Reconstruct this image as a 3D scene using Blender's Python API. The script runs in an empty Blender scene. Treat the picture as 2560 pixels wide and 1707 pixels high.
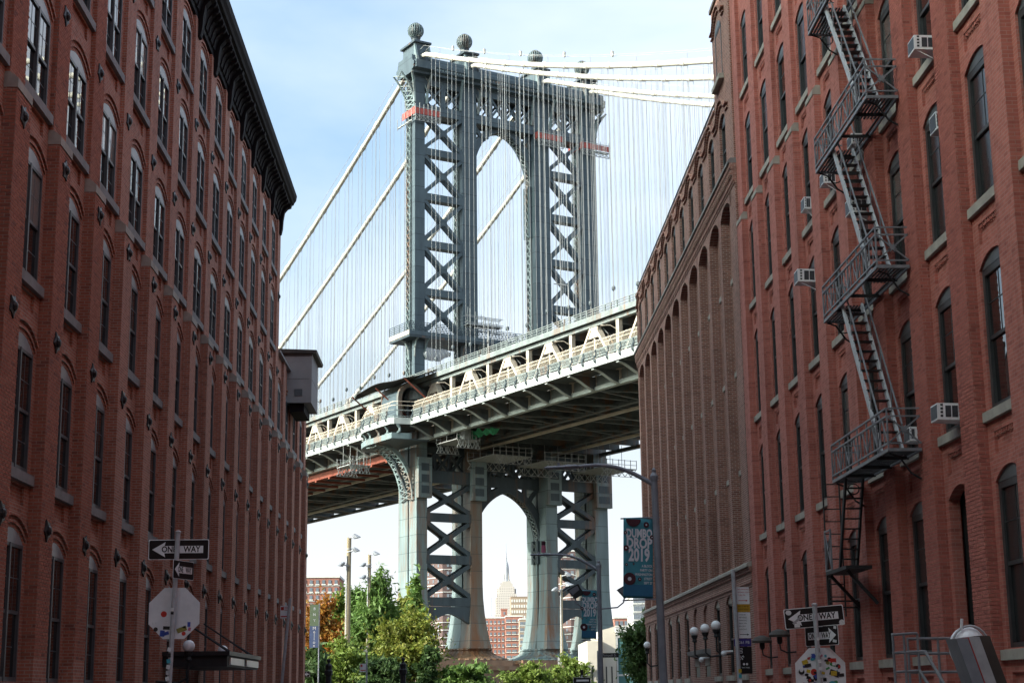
import bpy, math, random
from mathutils import Vector, Matrix, Euler
random.seed(7)
S = bpy.context.scene
C = S.collection
PI = math.pi
# ------------------------------------------------------------------ camera
GZ = -1.7                       # street level; the lens is at the origin, 1.7 m above it
FPX, YAW, PITCH, ROLL = 4004.95, 0.029, 0.216, -0.012      # focal length in photo pixels, angles in radians
def cam_axes():
    f = Vector((math.sin(YAW)*math.cos(PITCH), math.cos(YAW)*math.cos(PITCH), math.sin(PITCH)))
    r = Vector((math.cos(YAW), -math.sin(YAW), 0)); u = r.cross(f)
    return math.cos(ROLL)*r + math.sin(ROLL)*u, -math.sin(ROLL)*r + math.cos(ROLL)*u, f
AR, AU, AF = cam_axes()
cam = bpy.data.cameras.new('camera'); co = bpy.data.objects.new('camera', cam); C.objects.link(co)
cam.sensor_fit = 'HORIZONTAL'; cam.sensor_width = 36.0; cam.lens = FPX*36.0/2560.0
cam.clip_start = 0.2; cam.clip_end = 30000.0
co.matrix_world = Matrix(((AR.x, AU.x, -AF.x, 0), (AR.y, AU.y, -AF.y, 0), (AR.z, AU.z, -AF.z, 0), (0, 0, 0, 1)))
S.camera = co
def ray(x, y):
    return AR*((x-1280)/FPX) + AU*((853.5-y)/FPX) + AF
def at(x, y, Y):                 # photo pixel -> point of the place at distance Y down the street
    d = ray(x, y); return d*(Y/d.y)
# ------------------------------------------------------------------ sky and sun
SUN_EL, SUN_DIR = math.radians(28), Vector((-0.93, -0.37, 0)).normalized()     # towards the sun
w = bpy.data.worlds.new('World'); S.world = w; w.use_nodes = True
nt = w.node_tree; nt.nodes.clear()
def nd(tree, t, **k):
    n = tree.nodes.new(t)
    for a, b in k.items(): setattr(n, a, b)
    return n
out = nd(nt, 'ShaderNodeOutputWorld'); bg = nd(nt, 'ShaderNodeBackground'); sky = nd(nt, 'ShaderNodeTexSky')
sky.sky_type = 'NISHITA'; sky.sun_disc = False; sky.sun_elevation = SUN_EL
sky.sun_rotation = math.atan2(SUN_DIR.x, SUN_DIR.y); sky.air_density = 1.0; sky.dust_density = 10.0; sky.ozone_density = 1.0
tc = nd(nt, 'ShaderNodeTexCoord'); mp = nd(nt, 'ShaderNodeMapping'); mp.inputs['Scale'].default_value = (1.0, 1.0, 2.2)
mp.inputs['Rotation'].default_value = (0.0, 0.25, 0.5)
no = nd(nt, 'ShaderNodeTexNoise'); no.inputs['Scale'].default_value = 2.3; no.inputs['Detail'].default_value = 6; no.inputs['Roughness'].default_value = 0.48; no.inputs['Distortion'].default_value = 0.15
rp = nd(nt, 'ShaderNodeValToRGB'); rp.color_ramp.elements[0].position = 0.36; rp.color_ramp.elements[1].position = 0.72
rp.color_ramp.elements[0].color = (0.11, 0.11, 0.11, 1); rp.color_ramp.elements[1].color = (0.80, 0.80, 0.80, 1)
sx = nd(nt, 'ShaderNodeSeparateXYZ'); hz = nd(nt, 'ShaderNodeMapRange'); hz.inputs['From Min'].default_value = 0.02; hz.inputs['From Max'].default_value = 0.34
hz.inputs['To Min'].default_value = 0.86; hz.inputs['To Max'].default_value = 0.0
mx = nd(nt, 'ShaderNodeMath', operation='MAXIMUM'); mix = nd(nt, 'ShaderNodeMix', data_type='RGBA')
mix.inputs['B'].default_value = (3.95, 4.05, 4.25, 1)          # thin bright cloud and the milky air near the horizon
L = nt.links.new
L(tc.outputs['Generated'], mp.inputs['Vector']); L(mp.outputs['Vector'], no.inputs['Vector']); L(no.outputs['Fac'], rp.inputs['Fac'])
L(tc.outputs['Generated'], sx.inputs['Vector']); L(sx.outputs['Z'], hz.inputs['Value']); L(hz.outputs['Result'], mx.inputs[0]); L(rp.outputs['Color'], mx.inputs[1])
L(mx.outputs['Value'], mix.inputs['Factor']); tn = nd(nt, 'ShaderNodeMix', data_type='RGBA', blend_type='MULTIPLY'); tn.inputs['Factor'].default_value = 1.0; tn.inputs['B'].default_value = (0.86, 1.22, 1.36, 1); L(sky.outputs['Color'], tn.inputs['A']); L(tn.outputs['Result'], mix.inputs['A']); L(mix.outputs['Result'], bg.inputs['Color']); L(bg.outputs['Background'], out.inputs['Surface'])
bg.inputs['Strength'].default_value = 0.11
sun = bpy.data.lights.new('sun', 'SUN'); so = bpy.data.objects.new('sun', sun); C.objects.link(so)
sun.energy = 2.3; sun.angle = math.radians(0.53); sun.color = (1.0, 0.93, 0.82)
so.rotation_euler = (SUN_DIR*math.cos(SUN_EL) + Vector((0, 0, math.sin(SUN_EL)))).to_track_quat('Z', 'Y').to_euler()
S.view_settings.view_transform = 'Standard'; S.view_settings.look = 'None'; S.view_settings.exposure = 1.66; S.view_settings.gamma = 1.0
S.view_settings.use_curve_mapping = False
# ------------------------------------------------------------------ helpers
class MB:
    """collects faces and builds ONE mesh"""
    def __init__(s): s.v = []; s.f = []
    def add(s, pts, faces):
        n = len(s.v); s.v += [tuple(p) for p in pts]; s.f += [tuple(i+n for i in q) for q in faces]; return s
    def poly(s, *pts): return s.add(pts, [tuple(range(len(pts)))])
    def box(s, x0, x1, y0, y1, z0, z1):
        return s.add([(x0,y0,z0),(x1,y0,z0),(x1,y1,z0),(x0,y1,z0),(x0,y0,z1),(x1,y0,z1),(x1,y1,z1),(x0,y1,z1)],
                     [(0,3,2,1),(4,5,6,7),(0,1,5,4),(1,2,6,5),(2,3,7,6),(3,0,4,7)])
    def bar(s, p, q, a, b=None, up=(0,0,1), taper=1.0):
        p, q = Vector(p), Vector(q); b = a if b is None else b; d = (q-p).normalized(); u = Vector(up)
        if abs(d.dot(u)) > 0.99: u = Vector((0,1,0)) if abs(d.y) < 0.9 else Vector((1,0,0))
        r = d.cross(u).normalized()*(a/2); k = r.cross(d).normalized()*(b/2)
        c = [p-r-k, p+r-k, p+r+k, p-r+k]; t = taper
        e = [q-r*t-k*t, q+r*t-k*t, q+r*t+k*t, q-r*t+k*t]
        return s.add(c+e, [(0,3,2,1),(4,5,6,7),(0,1,5,4),(1,2,6,5),(2,3,7,6),(3,0,4,7)])
    def cyl(s, p, q, r, n=8, r2=None, caps=True):
        p, q = Vector(p), Vector(q); r2 = r if r2 is None else r2; d = (q-p).normalized()
        u = d.orthogonal().normalized(); k = d.cross(u)
        A = [p+(u*math.cos(2*PI*i/n)+k*math.sin(2*PI*i/n))*r for i in range(n)]
        B = [q+(u*math.cos(2*PI*i/n)+k*math.sin(2*PI*i/n))*r2 for i in range(n)]
        f = [(i, (i+1) % n, n+(i+1) % n, n+i) for i in range(n)]
        if caps: f += [tuple(range(n-1, -1, -1)), tuple(range(n, 2*n))]
        return s.add(A+B, f)
    def tube(s, pts, r, n=8, radii=None):
        pts = [Vector(p) for p in pts]; m = len(pts); V = []; F = []
        u = None
        for i, p in enumerate(pts):
            d = (pts[min(i+1, m-1)]-pts[max(i-1, 0)]).normalized()
            u = d.orthogonal().normalized() if u is None else (u-d*u.dot(d)).normalized()
            k = d.cross(u); rr = radii[i] if radii else r
            V += [p+(u*math.cos(2*PI*j/n)+k*math.sin(2*PI*j/n))*rr for j in range(n)]
        for i in range(m-1):
            F += [(i*n+j, i*n+(j+1) % n, (i+1)*n+(j+1) % n, (i+1)*n+j) for j in range(n)]
        F += [tuple(range(n-1, -1, -1)), tuple(range((m-1)*n, m*n))]
        return s.add(V, F)
    def prism(s, pts, vec):
        pts = [Vector(p) for p in pts]; v = Vector(vec); n = len(pts)
        return s.add(pts+[p+v for p in pts], [tuple(range(n-1, -1, -1)), tuple(range(n, 2*n))]+[(i, (i+1) % n, n+(i+1) % n, n+i) for i in range(n)])
    def lathe(s, prof, n=16, c=(0,0,0)):
        c = Vector(c); V = []; F = []; m = len(prof)
        for r, z in prof: V += [c+Vector((r*math.cos(2*PI*j/n), r*math.sin(2*PI*j/n), z)) for j in range(n)]
        for i in range(m-1): F += [(i*n+j, i*n+(j+1) % n, (i+1)*n+(j+1) % n, (i+1)*n+j) for j in range(n)]
        F += [tuple(range(n-1, -1, -1)), tuple(range((m-1)*n, m*n))]
        return s.add(V, F)
    def sphere(s, c, r, n=16, m=10, sz=1.0):
        return s.lathe([(max(r*math.sin(PI*i/m), 1e-4), -r*sz*math.cos(PI*i/m)) for i in range(m+1)], n, c)
    def ringsector(s, arc_out, arc_in, vec):          # solid between two arcs given as point lists, extruded by vec
        n = len(arc_out); v = Vector(vec); A = [Vector(p) for p in arc_out]; B = [Vector(p) for p in arc_in]
        V = A+B+[p+v for p in A]+[p+v for p in B]; F = []
        for i in range(n-1):
            F += [(i, i+1, n+i+1, n+i), (2*n+i, 3*n+i, 3*n+i+1, 2*n+i+1), (i, 2*n+i, 2*n+i+1, i+1), (n+i, n+i+1, 3*n+i+1, 3*n+i)]
        F += [(0, n, 3*n, 2*n), (n-1, 3*n-1, 4*n-1, 2*n-1)]
        return s.add(V, F)
    def map(s, fn): s.v = [tuple(fn(*p)) for p in s.v]; return s
    def mesh(s, name, m, smooth=False):
        me = bpy.data.meshes.new(name); me.from_pydata(s.v, [], s.f)
        if m: me.materials.append(M[m])
        if smooth: me.polygons.foreach_set('use_smooth', [True]*len(me.polygons))
        me.update(); return me
    def build(s, name, m, parent=None, loc=None, rot=None, smooth=False): return put(name, s.mesh(name, m, smooth), parent, loc, rot)
def put(name, me, parent=None, loc=None, rot=None):
    o = bpy.data.objects.new(name, me); C.objects.link(o)
    if parent: o.parent = parent
    if loc is not None: o.location = loc
    if rot is not None: o.rotation_euler = rot
    return o
def tag(o, label=None, cat=None, group=None, kind=None):
    for k, v in (('label', label), ('category', cat), ('group', group), ('kind', kind)):
        if v: o[k] = v
    return o
def thing(name, label, cat, loc=(0,0,0), rot=None, group=None):
    return tag(put(name, None, None, loc, rot), label, cat, group)
def struct(o): o['kind'] = 'structure'; return o
def copy_tree(o, parent=None):
    c = o.copy(); C.objects.link(c); c.parent = parent
    for ch in list(o.children): copy_tree(ch, c)
    return c
TXT = {}
for _t in ('ONE', 'WAY', 'NO PARKING', '8:30AM-10AM', 'TUES FRI', '2 HOUR', 'METERED', 'PARKING', '9AM-7PM', 'EXCEPT', 'SUNDAY', 'PAY AT METER', 'DISPLAY RECEIPT', '261 PB', 'nn St', 'TWO TREES',
           'DUMBO', 'DROP', '2019', 'A BLOCK', 'PARTY ON', 'WASHINGTON', 'STREET', 'SEPT 27', 'Plymouth St', 'M', 'e', 'l', 'o', 'n', 'B', 'N', 'Y'):
    for _al in ('CENTER', 'LEFT', 'RIGHT'):
        for _bd in (0.0, 0.025, 0.04):
            if (_al == 'RIGHT' and _bd != 0.025) or (_al == 'LEFT' and _bd): continue
            _c = bpy.data.curves.new('t', 'FONT'); _c.body = _t; _c.size = 1; _c.align_x = _al; _c.align_y = 'CENTER'; _c.offset = _bd; _c.resolution_u = 3
            _o = bpy.data.objects.new('t', _c); C.objects.link(_o); TXT[_t, _al, _bd] = _o
_dg = bpy.context.evaluated_depsgraph_get()
for _k, _o in list(TXT.items()):
    TXT[_k] = bpy.data.meshes.new_from_object(_o.evaluated_get(_dg)); _c = _o.data; bpy.data.objects.remove(_o); bpy.data.curves.remove(_c)
def text_mesh(txt, size, m, name='lettering', align='CENTER', bold=0.0, sx=1.0):
    me = TXT[txt, align, bold].copy()
    for v in me.vertices: v.co.x *= sx*size; v.co.y *= size
    me.name = name; me.materials.clear(); me.materials.append(M[m]); return me
# ------------------------------------------------------------------ materials
M = {}
def principled(name, col, rough=0.6, metal=0.0, spec=0.5):
    m = bpy.data.materials.new(name); m.use_nodes = True; b = m.node_tree.nodes['Principled BSDF']
    b.inputs['Base Color'].default_value = (*col, 1); b.inputs['Roughness'].default_value = rough; b.inputs['Metallic'].default_value = metal
    b.inputs['Specular IOR Level'].default_value = spec; M[name] = m; return m, m.node_tree, b
def coords(t, scale=(1,1,1)):
    g = nd(t, 'ShaderNodeNewGeometry'); mp = nd(t, 'ShaderNodeMapping'); mp.inputs['Scale'].default_value = scale
    t.links.new(g.outputs['Position'], mp.inputs['Vector']); return mp.outputs['Vector']
def noise(t, vec, scale, detail=5, rough=0.6):
    n = nd(t, 'ShaderNodeTexNoise'); n.inputs['Scale'].default_value = scale; n.inputs['Detail'].default_value = detail; n.inputs['Roughness'].default_value = rough
    t.links.new(vec, n.inputs['Vector']); return n.outputs['Fac']
def ramp(t, fac, stops):
    r = nd(t, 'ShaderNodeValToRGB'); e = r.color_ramp.elements
    while len(e) < len(stops): e.new(0.5)
    for el, (p, c) in zip(e, stops): el.position = p; el.color = (*c, 1) if len(c) == 3 else c
    t.links.new(fac, r.inputs['Fac']); return r.outputs['Color']
def mixc(t, fac, a, b, mode='MIX'):
    x = nd(t, 'ShaderNodeMix', data_type='RGBA', blend_type=mode)
    for i, v in (('Factor', fac), ('A', a), ('B', b)):
        if hasattr(v, 'is_linked') or hasattr(v, 'node'): t.links.new(v, x.inputs[i])
        else: x.inputs[i].default_value = v if i == 'Factor' else (*v, 1)
    return x.outputs['Result']
def bump(t, b, h, strength=0.3, dist=0.01):
    n = nd(t, 'ShaderNodeBump'); n.inputs['Strength'].default_value = strength; n.inputs['Distance'].default_value = dist
    t.links.new(h, n.inputs['Height']); t.links.new(n.outputs['Normal'], b.inputs['Normal'])
def worn(name, col, dark, rough=0.6, scale=1.5, metal=0.0, stretch=(1,1,1), lo=0.35, hi=0.68, spec=0.4, bumpy=0.0):
    m, t, b = principled(name, col, rough, metal, spec); v = coords(t, stretch); f = noise(t, v, scale, 7)
    t.links.new(ramp(t, f, [(lo, dark), (hi, col)]), b.inputs['Base Color'])
    if bumpy: bump(t, b, noise(t, v, scale*14, 3), bumpy, 0.01)
    return m
def brickmat(name, c1, c2, c3, mortar, mort_w=0.011, stain=0.5, diag=False):
    m, t, b = principled(name, c1, 0.85, 0, 0.25)
    g = nd(t, 'ShaderNodeNewGeometry'); s = nd(t, 'ShaderNodeSeparateXYZ'); t.links.new(g.outputs['Position'], s.inputs['Vector'])
    a = nd(t, 'ShaderNodeMath', operation='ADD'); t.links.new(s.outputs['X'], a.inputs[0]); t.links.new(s.outputs['Y'], a.inputs[1])
    cb = nd(t, 'ShaderNodeCombineXYZ'); t.links.new(a.outputs[0], cb.inputs['X']); t.links.new(s.outputs['Z'], cb.inputs['Y'])
    def bt(x1, x2, mo, freq=2):
        k = nd(t, 'ShaderNodeTexBrick'); k.offset = 0.5; k.offset_frequency = freq
        k.inputs['Scale'].default_value = 1.0; k.inputs['Brick Width'].default_value = 0.215; k.inputs['Row Height'].default_value = 0.0715
        k.inputs['Mortar Size'].default_value = mort_w; k.inputs['Mortar Smooth'].default_value = 0.25; k.inputs['Bias'].default_value = -0.1
        for i, c in (('Color1', x1), ('Color2', x2), ('Mortar', mo)): k.inputs[i].default_value = (*c, 1)
        t.links.new(cb.outputs['Vector'], k.inputs['Vector']); return k
    k = bt(c1, c2, mortar)
    wn = nd(t, 'ShaderNodeTexWhiteNoise', noise_dimensions='2D'); sn = nd(t, 'ShaderNodeVectorMath', operation='SNAP'); sn.inputs[1].default_value = (0.215, 0.0715, 1)
    t.links.new(cb.outputs['Vector'], sn.inputs[0]); t.links.new(sn.outputs['Vector'], wn.inputs['Vector'])
    odd = ramp(t, wn.outputs['Value'], [(0.0, (1, 1, 1)), (0.78, (1, 1, 1)), (0.95, c3)])
    col = mixc(t, 0.45, k.outputs['Color'], odd, 'MULTIPLY')
    v = coords(t, (1, 1, 0.45)); big = noise(t, v, 0.55, 6); col = mixc(t, stain, col, ramp(t, big, [(0.28, (0.70, 0.68, 0.68)), (0.52, (1, 1, 1)), (0.8, (1.12, 1.08, 1.05))]), 'MULTIPLY')
    streak = noise(t, coords(t, (1.6, 1.6, 0.09)), 1.5, 6, 0.65); col = mixc(t, 0.75, col, ramp(t, streak, [(0.30, (0.66, 0.63, 0.62)), (0.50, (1, 1, 1)), (0.72, (1.0, 1.0, 1.0)), (0.82, (1.18, 1.2, 1.22))]), 'MULTIPLY')
    fine = noise(t, coords(t), 9.0, 4); col = mixc(t, 0.35, col, ramp(t, fine, [(0.3, (0.7, 0.7, 0.7)), (0.7, (1.1, 1.1, 1.1))]), 'MULTIPLY')
    t.links.new(col, b.inputs['Base Color'])
    iv = nd(t, 'ShaderNodeMath', operation='SUBTRACT'); iv.inputs[0].default_value = 1.0; t.links.new(k.outputs['Fac'], iv.inputs[1])
    bump(t, b, iv.outputs[0], 0.35, 0.010); return m
brickmat('brick_left', (0.45, 0.166, 0.106), (0.33, 0.114, 0.073), (0.55, 0.5, 0.5), (0.40, 0.30, 0.245), 0.010)
brickmat('brick_right', (0.47, 0.154, 0.122), (0.375, 0.117, 0.092), (0.55, 0.5, 0.5), (0.43, 0.225, 0.185), 0.007, 0.45)
brickmat('brick_brown', (0.31, 0.135, 0.102), (0.19, 0.078, 0.060), (0.6, 0.55, 0.55), (0.42, 0.325, 0.275), 0.010, 0.6)
worn('brick_single', (0.30, 0.095, 0.062), (0.20, 0.06, 0.042), 0.85, 6.0, bumpy=0.2)
worn('stone', (0.40, 0.365, 0.315), (0.27, 0.245, 0.215), 0.85, 2.2, bumpy=0.2)
worn('bluestone', (0.25, 0.24, 0.235), (0.18, 0.17, 0.168), 0.8, 3.0, bumpy=0.2)
worn('cast_iron', (0.022, 0.020, 0.022), (0.012, 0.010, 0.011), 0.45, 4.0)
worn('cornice_paint', (0.014, 0.010, 0.012), (0.008, 0.006, 0.007), 0.75, 2.0, spec=0.12)
worn('frame_dark', (0.05, 0.053, 0.055), (0.032, 0.034, 0.036), 0.45, 3.0)
worn('frame_grey', (0.30, 0.305, 0.315), (0.22, 0.225, 0.235), 0.4, 2.0)
worn('frame_mid', (0.105, 0.112, 0.118), (0.07, 0.075, 0.08), 0.45, 2.0)
def glass(name, col, rough, spec, wav=0.02, ior=1.5):
    m, t, b = principled(name, col, rough, 0, spec); b.inputs['IOR'].default_value = ior
    bump(t, b, noise(t, coords(t, (1, 1, 0.6)), 1.3, 2), wav, 0.4)
glass('glass_left', (0.010, 0.011, 0.012), 0.015, 0.5, 0.006, 2.1)
glass('glass_shade', (0.20, 0.19, 0.175), 0.05, 0.5, 0.006, 1.7)
glass('glass_right', (0.022, 0.024, 0.025), 0.22, 0.35, 0.03)
glass('glass_blind', (0.10, 0.10, 0.098), 0.15, 0.5, 0.03)
glass('glass_far', (0.16, 0.18, 0.21), 0.15, 0.8, 0.0)
worn('black_void', (0.004, 0.004, 0.004), (0.003, 0.003, 0.003), 0.9)
worn('asphalt', (0.055, 0.055, 0.058), (0.04, 0.04, 0.042), 0.9, 3.0, bumpy=0.3)
worn('concrete', (0.30, 0.29, 0.275), (0.22, 0.215, 0.205), 0.9, 1.2, bumpy=0.2)
worn('soil', (0.10, 0.085, 0.065), (0.06, 0.06, 0.04), 0.95, 0.2)
worn('stucco', (0.31, 0.29, 0.285), (0.27, 0.25, 0.245), 0.95, 1.5, bumpy=0.1)
worn('roof_edge', (0.075, 0.06, 0.05), (0.05, 0.04, 0.035), 0.7, 2.0)
S.cycles.max_bounces = 6; S.cycles.diffuse_bounces = 3; S.cycles.glossy_bounces = 3; S.cycles.transparent_max_bounces = 8; S.cycles.caustics_reflective = False; S.cycles.caustics_refractive = False
# ------------------------------------------------------------------ ground, road, pavements
struct(MB().poly((-9000,-3000,GZ-0.16),(9000,-3000,GZ-0.16),(9000,15000,GZ-0.16),(-9000,15000,GZ-0.16)).build('ground', 'soil'))
struct(MB().poly((-4.6,-40,GZ-0.15),(4.6,-40,GZ-0.15),(4.6,92,GZ-0.15),(-4.6,92,GZ-0.15)).build('road', 'asphalt'))
struct(MB().poly((-60,92.01,GZ-0.15),(60,92.01,GZ-0.15),(60,101,GZ-0.15),(-60,101,GZ-0.15)).build('cross_road', 'asphalt'))
for nm, x0, x1, kx in (('pavement_left', -9.4, -4.75, -4.75), ('pavement_right', 4.75, 9.7, 4.6)):
    struct(MB().box(x0, x1, 21, 91, GZ-0.155, GZ).build(nm, 'concrete'))
    struct(MB().box(kx, kx+0.15, 21, 91, GZ-0.155, GZ+0.003).build('kerb_left' if x0 < 0 else 'kerb_right', 'bluestone'))
# unseen blocks added behind the camera to cut skylight on the pier returns
for nm, x0, x1, y0, y1, h in (('shade_block_left', -36, -9.4, -46, 2, 30), ('shade_block_right', 9.7, 36, -46, 2, 32), ('shade_block_end', -36, 36, -80, -47, 60)):
    struct(MB().box(x0, x1, y0, y1, GZ-0.155, h).build(nm, 'brick_left'))
# ------------------------------------------------------------------ facade pieces, in (out, along, up)
def arc(ww, zsp, rise, n=10, dr=0.0):
    """points of a segmental arch; dr offsets the arch outwards"""
    R = (ww*ww/4+rise*rise)/(2*rise); cz = zsp+rise-R; a = math.asin(ww/2/R); R2 = R+dr
    return [(R2*math.sin(-a+2*a*i/n), cz+R2*math.cos(-a+2*a*i/n)) for i in range(n+1)]
def rect_hole(mb, u0, u1, z0, z1, hu0, hu1, hz0, hz1, d, o=0.0):
    for a, b, c, e in ((u0,hu0,z0,z1),(hu1,u1,z0,z1),(hu0,hu1,z0,hz0),(hu0,hu1,hz1,z1)):
        if b > a+1e-6 and e > c+1e-6: mb.poly((o,a,c),(o,b,c),(o,b,e),(o,a,e))
    mb.poly((o-d,hu0,hz0),(o-d,hu1,hz0),(o-d,hu1,hz1),(o-d,hu0,hz1))
    mb.poly((o,hu0,hz0),(o,hu1,hz0),(o-d,hu1,hz0),(o-d,hu0,hz0)); mb.poly((o,hu0,hz1),(o,hu1,hz1),(o-d,hu1,hz1),(o-d,hu0,hz1))
    mb.poly((o,hu0,hz0),(o,hu0,hz1),(o-d,hu0,hz1),(o-d,hu0,hz0)); mb.poly((o,hu1,hz0),(o,hu1,hz1),(o-d,hu1,hz1),(o-d,hu1,hz0))
def wall_panel(wb, z0, z1, ww, zs, zsp, rise, depth, sunk=None):
    mb = MB(); h = wb/2; g = ww/2
    mb.poly((0,-h,z0),(0,-g,z0),(0,-g,z1),(0,-h,z1)); mb.poly((0,g,z0),(0,h,z0),(0,h,z1),(0,g,z1))
    if sunk: sw, s0, s1, sd = sunk; rect_hole(mb, -g, g, z0, zs, -sw/2, sw/2, s0, s1, sd)
    elif zs > z0+1e-4: mb.poly((0,-g,z0),(0,g,z0),(0,g,zs),(0,-g,zs))
    A = arc(ww, zsp, rise)
    for (u, z), (u2, z2) in zip(A, A[1:]):
        mb.poly((0,u,z),(0,u2,z2),(0,u2,z1),(0,u,z1)); mb.poly((0,u,z),(0,u2,z2),(-depth,u2,z2),(-depth,u,z))
    mb.poly((0,-g,zs),(0,-g,zsp),(-depth,-g,zsp),(-depth,-g,zs)); mb.poly((0,g,zs),(0,g,zsp),(-depth,g,zsp),(-depth,g,zs))
    mb.poly((0,-g,zs),(0,g,zs),(-depth,g,zs),(-depth,-g,zs))
    return mb
def arch_rings(ww, zsp, rise, rings):
    mb = MB()
    for a, b, proud in rings:
        I = arc(ww, zsp, rise, 12, a); O_ = arc(ww, zsp, rise, 12, b)
        mb.ringsector([(-0.02,u,z) for u, z in O_], [(-0.02,u,z) for u, z in I], (proud+0.02,0,0))
    return mb
def header_fill(ww, zsp, rise, o0, o1):
    A = arc(ww, zsp, rise, 10, -0.004)
    return MB().prism([(o0,u,z) for u, z in A], (o1-o0,0,0))
def sash_frame(ww, h, o, mull=0.11, cols=2, rows_up=2, rows_lo=2, jamb=0.07, rail=0.5, mproud=0.05):
    """double-hung pair: jambs, centre mullion, meeting rails, thin glazing bars (all one joinery frame)"""
    mb = MB(); g = ww/2; zr = h*rail
    for sgn in (-1, 1): mb.box(o-0.08, o+0.02, min(sgn*g, sgn*(g-jamb)), max(sgn*g, sgn*(g-jamb)), 0, h)
    if mull: mb.box(o-0.08, o+mproud, -mull/2, mull/2, 0.001, h-0.001)
    mb.box(o-0.08, o+0.018, -g+jamb, g-jamb, h-jamb, h-0.0005); mb.box(o-0.08, o+0.018, -g+jamb, g-jamb, 0.0005, 0.09)
    leaves = ((-g+jamb, -mull/2), (mull/2, g-jamb)) if mull else ((-g+jamb, g-jamb),)
    for a, b in leaves:
        mb.box(o-0.075, o+0.0, a, b, zr-0.035, zr+0.035)
        for i in range(1, cols): u = a+(b-a)*i/cols; mb.box(o-0.035, o-0.012, u-0.011, u+0.011, zr+0.035, h-jamb); 
        for i in range(1, rows_up): z = zr+(h-zr)*i/rows_up; mb.box(o-0.034, o-0.013, a, b, z-0.011, z+0.011)
        for i in range(1, rows_lo): z = zr*i/rows_lo; mb.box(o-0.064, o-0.043, a, b, z-0.011, z+0.011)
    return mb, leaves, zr
def sgnmap(mb, sg): return mb.map(lambda o, u, z: (sg*o, u, z))
STAR = MB()
def star_pts(r1, r2, n, o): return [(o, (r1 if i % 2 == 0 else r2)*math.sin(PI*i/n), (r1 if i % 2 == 0 else r2)*math.cos(PI*i/n)) for i in range(2*n)]
STAR.prism(star_pts(0.24, 0.13, 5, 0.0), (0.07, 0, 0))
def rosette(sg):
    mb = MB(); n = 5
    P = star_pts(0.25, 0.17, n, 0.035); V = P+[(0.075, 0, 0)]+[(0.0, y, z) for _, y, z in P]; k = 2*n
    mb.add(V, [(i, (i+1) % k, k) for i in range(k)]+[(i, k+1+i, k+1+(i+1) % k, (i+1) % k) for i in range(k)])
    mb.lathe([(0.001,0.0),(0.11,0.0),(0.11,0.07),(0.06,0.11),(0.001,0.12)], 8)
    n0 = len(V)
    mb.v[n0:] = [(z, x, y) for x, y, z in mb.v[n0:]]
    return sgnmap(mb, sg)
# ------------------------------------------------------------------ LEFT warehouse
LX, LP, LW = -9.13, 3.4, 1.05
def lpier(k): return 30.15+LP*k
lb = thing('brick_warehouse', 'tall red brick warehouse with black bracketed cornice lining the left of the street', 'building', (LX, 23.0, GZ))
def L_(y, z): return (0, y-23.0, z-GZ)          # place of a left part
sills = [0.35, 4.56, 8.6, 12.5, 16.15, 19.8]; sprs = [3.07, 7.05, 11.0, 14.52, 18.3, 21.67]; zb = [GZ, 3.75, 7.75, 11.7, 15.3, 19.0, 22.3]
WB, WW = LP-LW, 1.86
pan, fra, sil, arc_, hea, gls = [], [], [], [], [], []
for f in range(6):
    s, p, z0, z1 = sills[f], sprs[f], zb[f], zb[f+1]
    pan.append(sgnmap(wall_panel(WB, z0-s, z1-s, WW, 0, p-s, 0.30, 0.12, (1.5, -0.68, -0.30, 0.06)), 1).mesh('wall', 'brick_left'))
    mb, leaves, zr = sash_frame(WW, p-s, -0.02, mull=0.09, mproud=0.035, cols=2, rows_up=2, rows_lo=2)
    fra.append(mb.mesh('window', 'frame_mid'))
    hea.append(header_fill(WW, p-s, 0.30, -0.11, -0.004).mesh('header', 'frame_grey'))
    arc_.append(arch_rings(WW, p-s, 0.30, ((0.09, 0.15, 0.035), (0.24, 0.31, 0.06))).mesh('arch', 'brick_left'))
    gp = []
    for a, b in leaves:
        for (za, zc, oo) in ((zr, p-s, -0.040), (0, zr, -0.068)):
            hu, hz = (b-a)/2, (zc-za)/2
            gp.append(([MB().box(-0.003, 0.003, -hu, hu, -hz, hz).mesh('pane', g) for g in ('glass_left', 'glass_shade')], (oo, (a+b)/2, (za+zc)/2)))
    gls.append(gp)
sill_me = MB().prism([(-0.2,-WB/2+0.02,-0.24),(0.10,-WB/2+0.02,-0.24),(0.10,-WB/2+0.02,-0.03),(-0.2,-WB/2+0.02,0.0)], (0, WB-0.04, 0)).mesh('sill', 'bluestone')
star_me = rosette(1).mesh('wall_anchor', 'cast_iron')
pier_lo = MB().box(0, 0.26, 0, LW, 0, 12.0-GZ).mesh('pier', 'brick_left')
pier_up = MB().box(0, 0.11, 0, LW, 0, 22.4-12.0).mesh('pier', 'brick_left')
cap_me = MB().prism([(0.0,-0.012,-0.17),(0.285,-0.012,-0.17),(0.285,-0.012,0.02),(0.112,-0.012,0.16),(0.0,-0.012,0.16)], (0, LW+0.024, 0)).mesh('pier_cap', 'stone')
pier_ex = MB().box(0, 0.11, 0, LW, 0, 16.1-12.0).mesh('pier', 'brick_left')
frieze_me = MB(); rect_hole(frieze_me, -WB/2, WB/2, 0, 0.45, -WB/2+0.25, WB/2-0.25, 0.06, 0.40, 0.10)
for i in range(14):
    for j in range(3):
        if (i+j) % 2 == 0: u = -WB/2+0.3+i*0.128; frieze_me.box(-0.10, 0.0, u, u+0.115, 0.07+j*0.11, 0.07+j*0.11+0.1)
frieze_me = frieze_me.mesh('frieze', 'brick_left')
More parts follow.
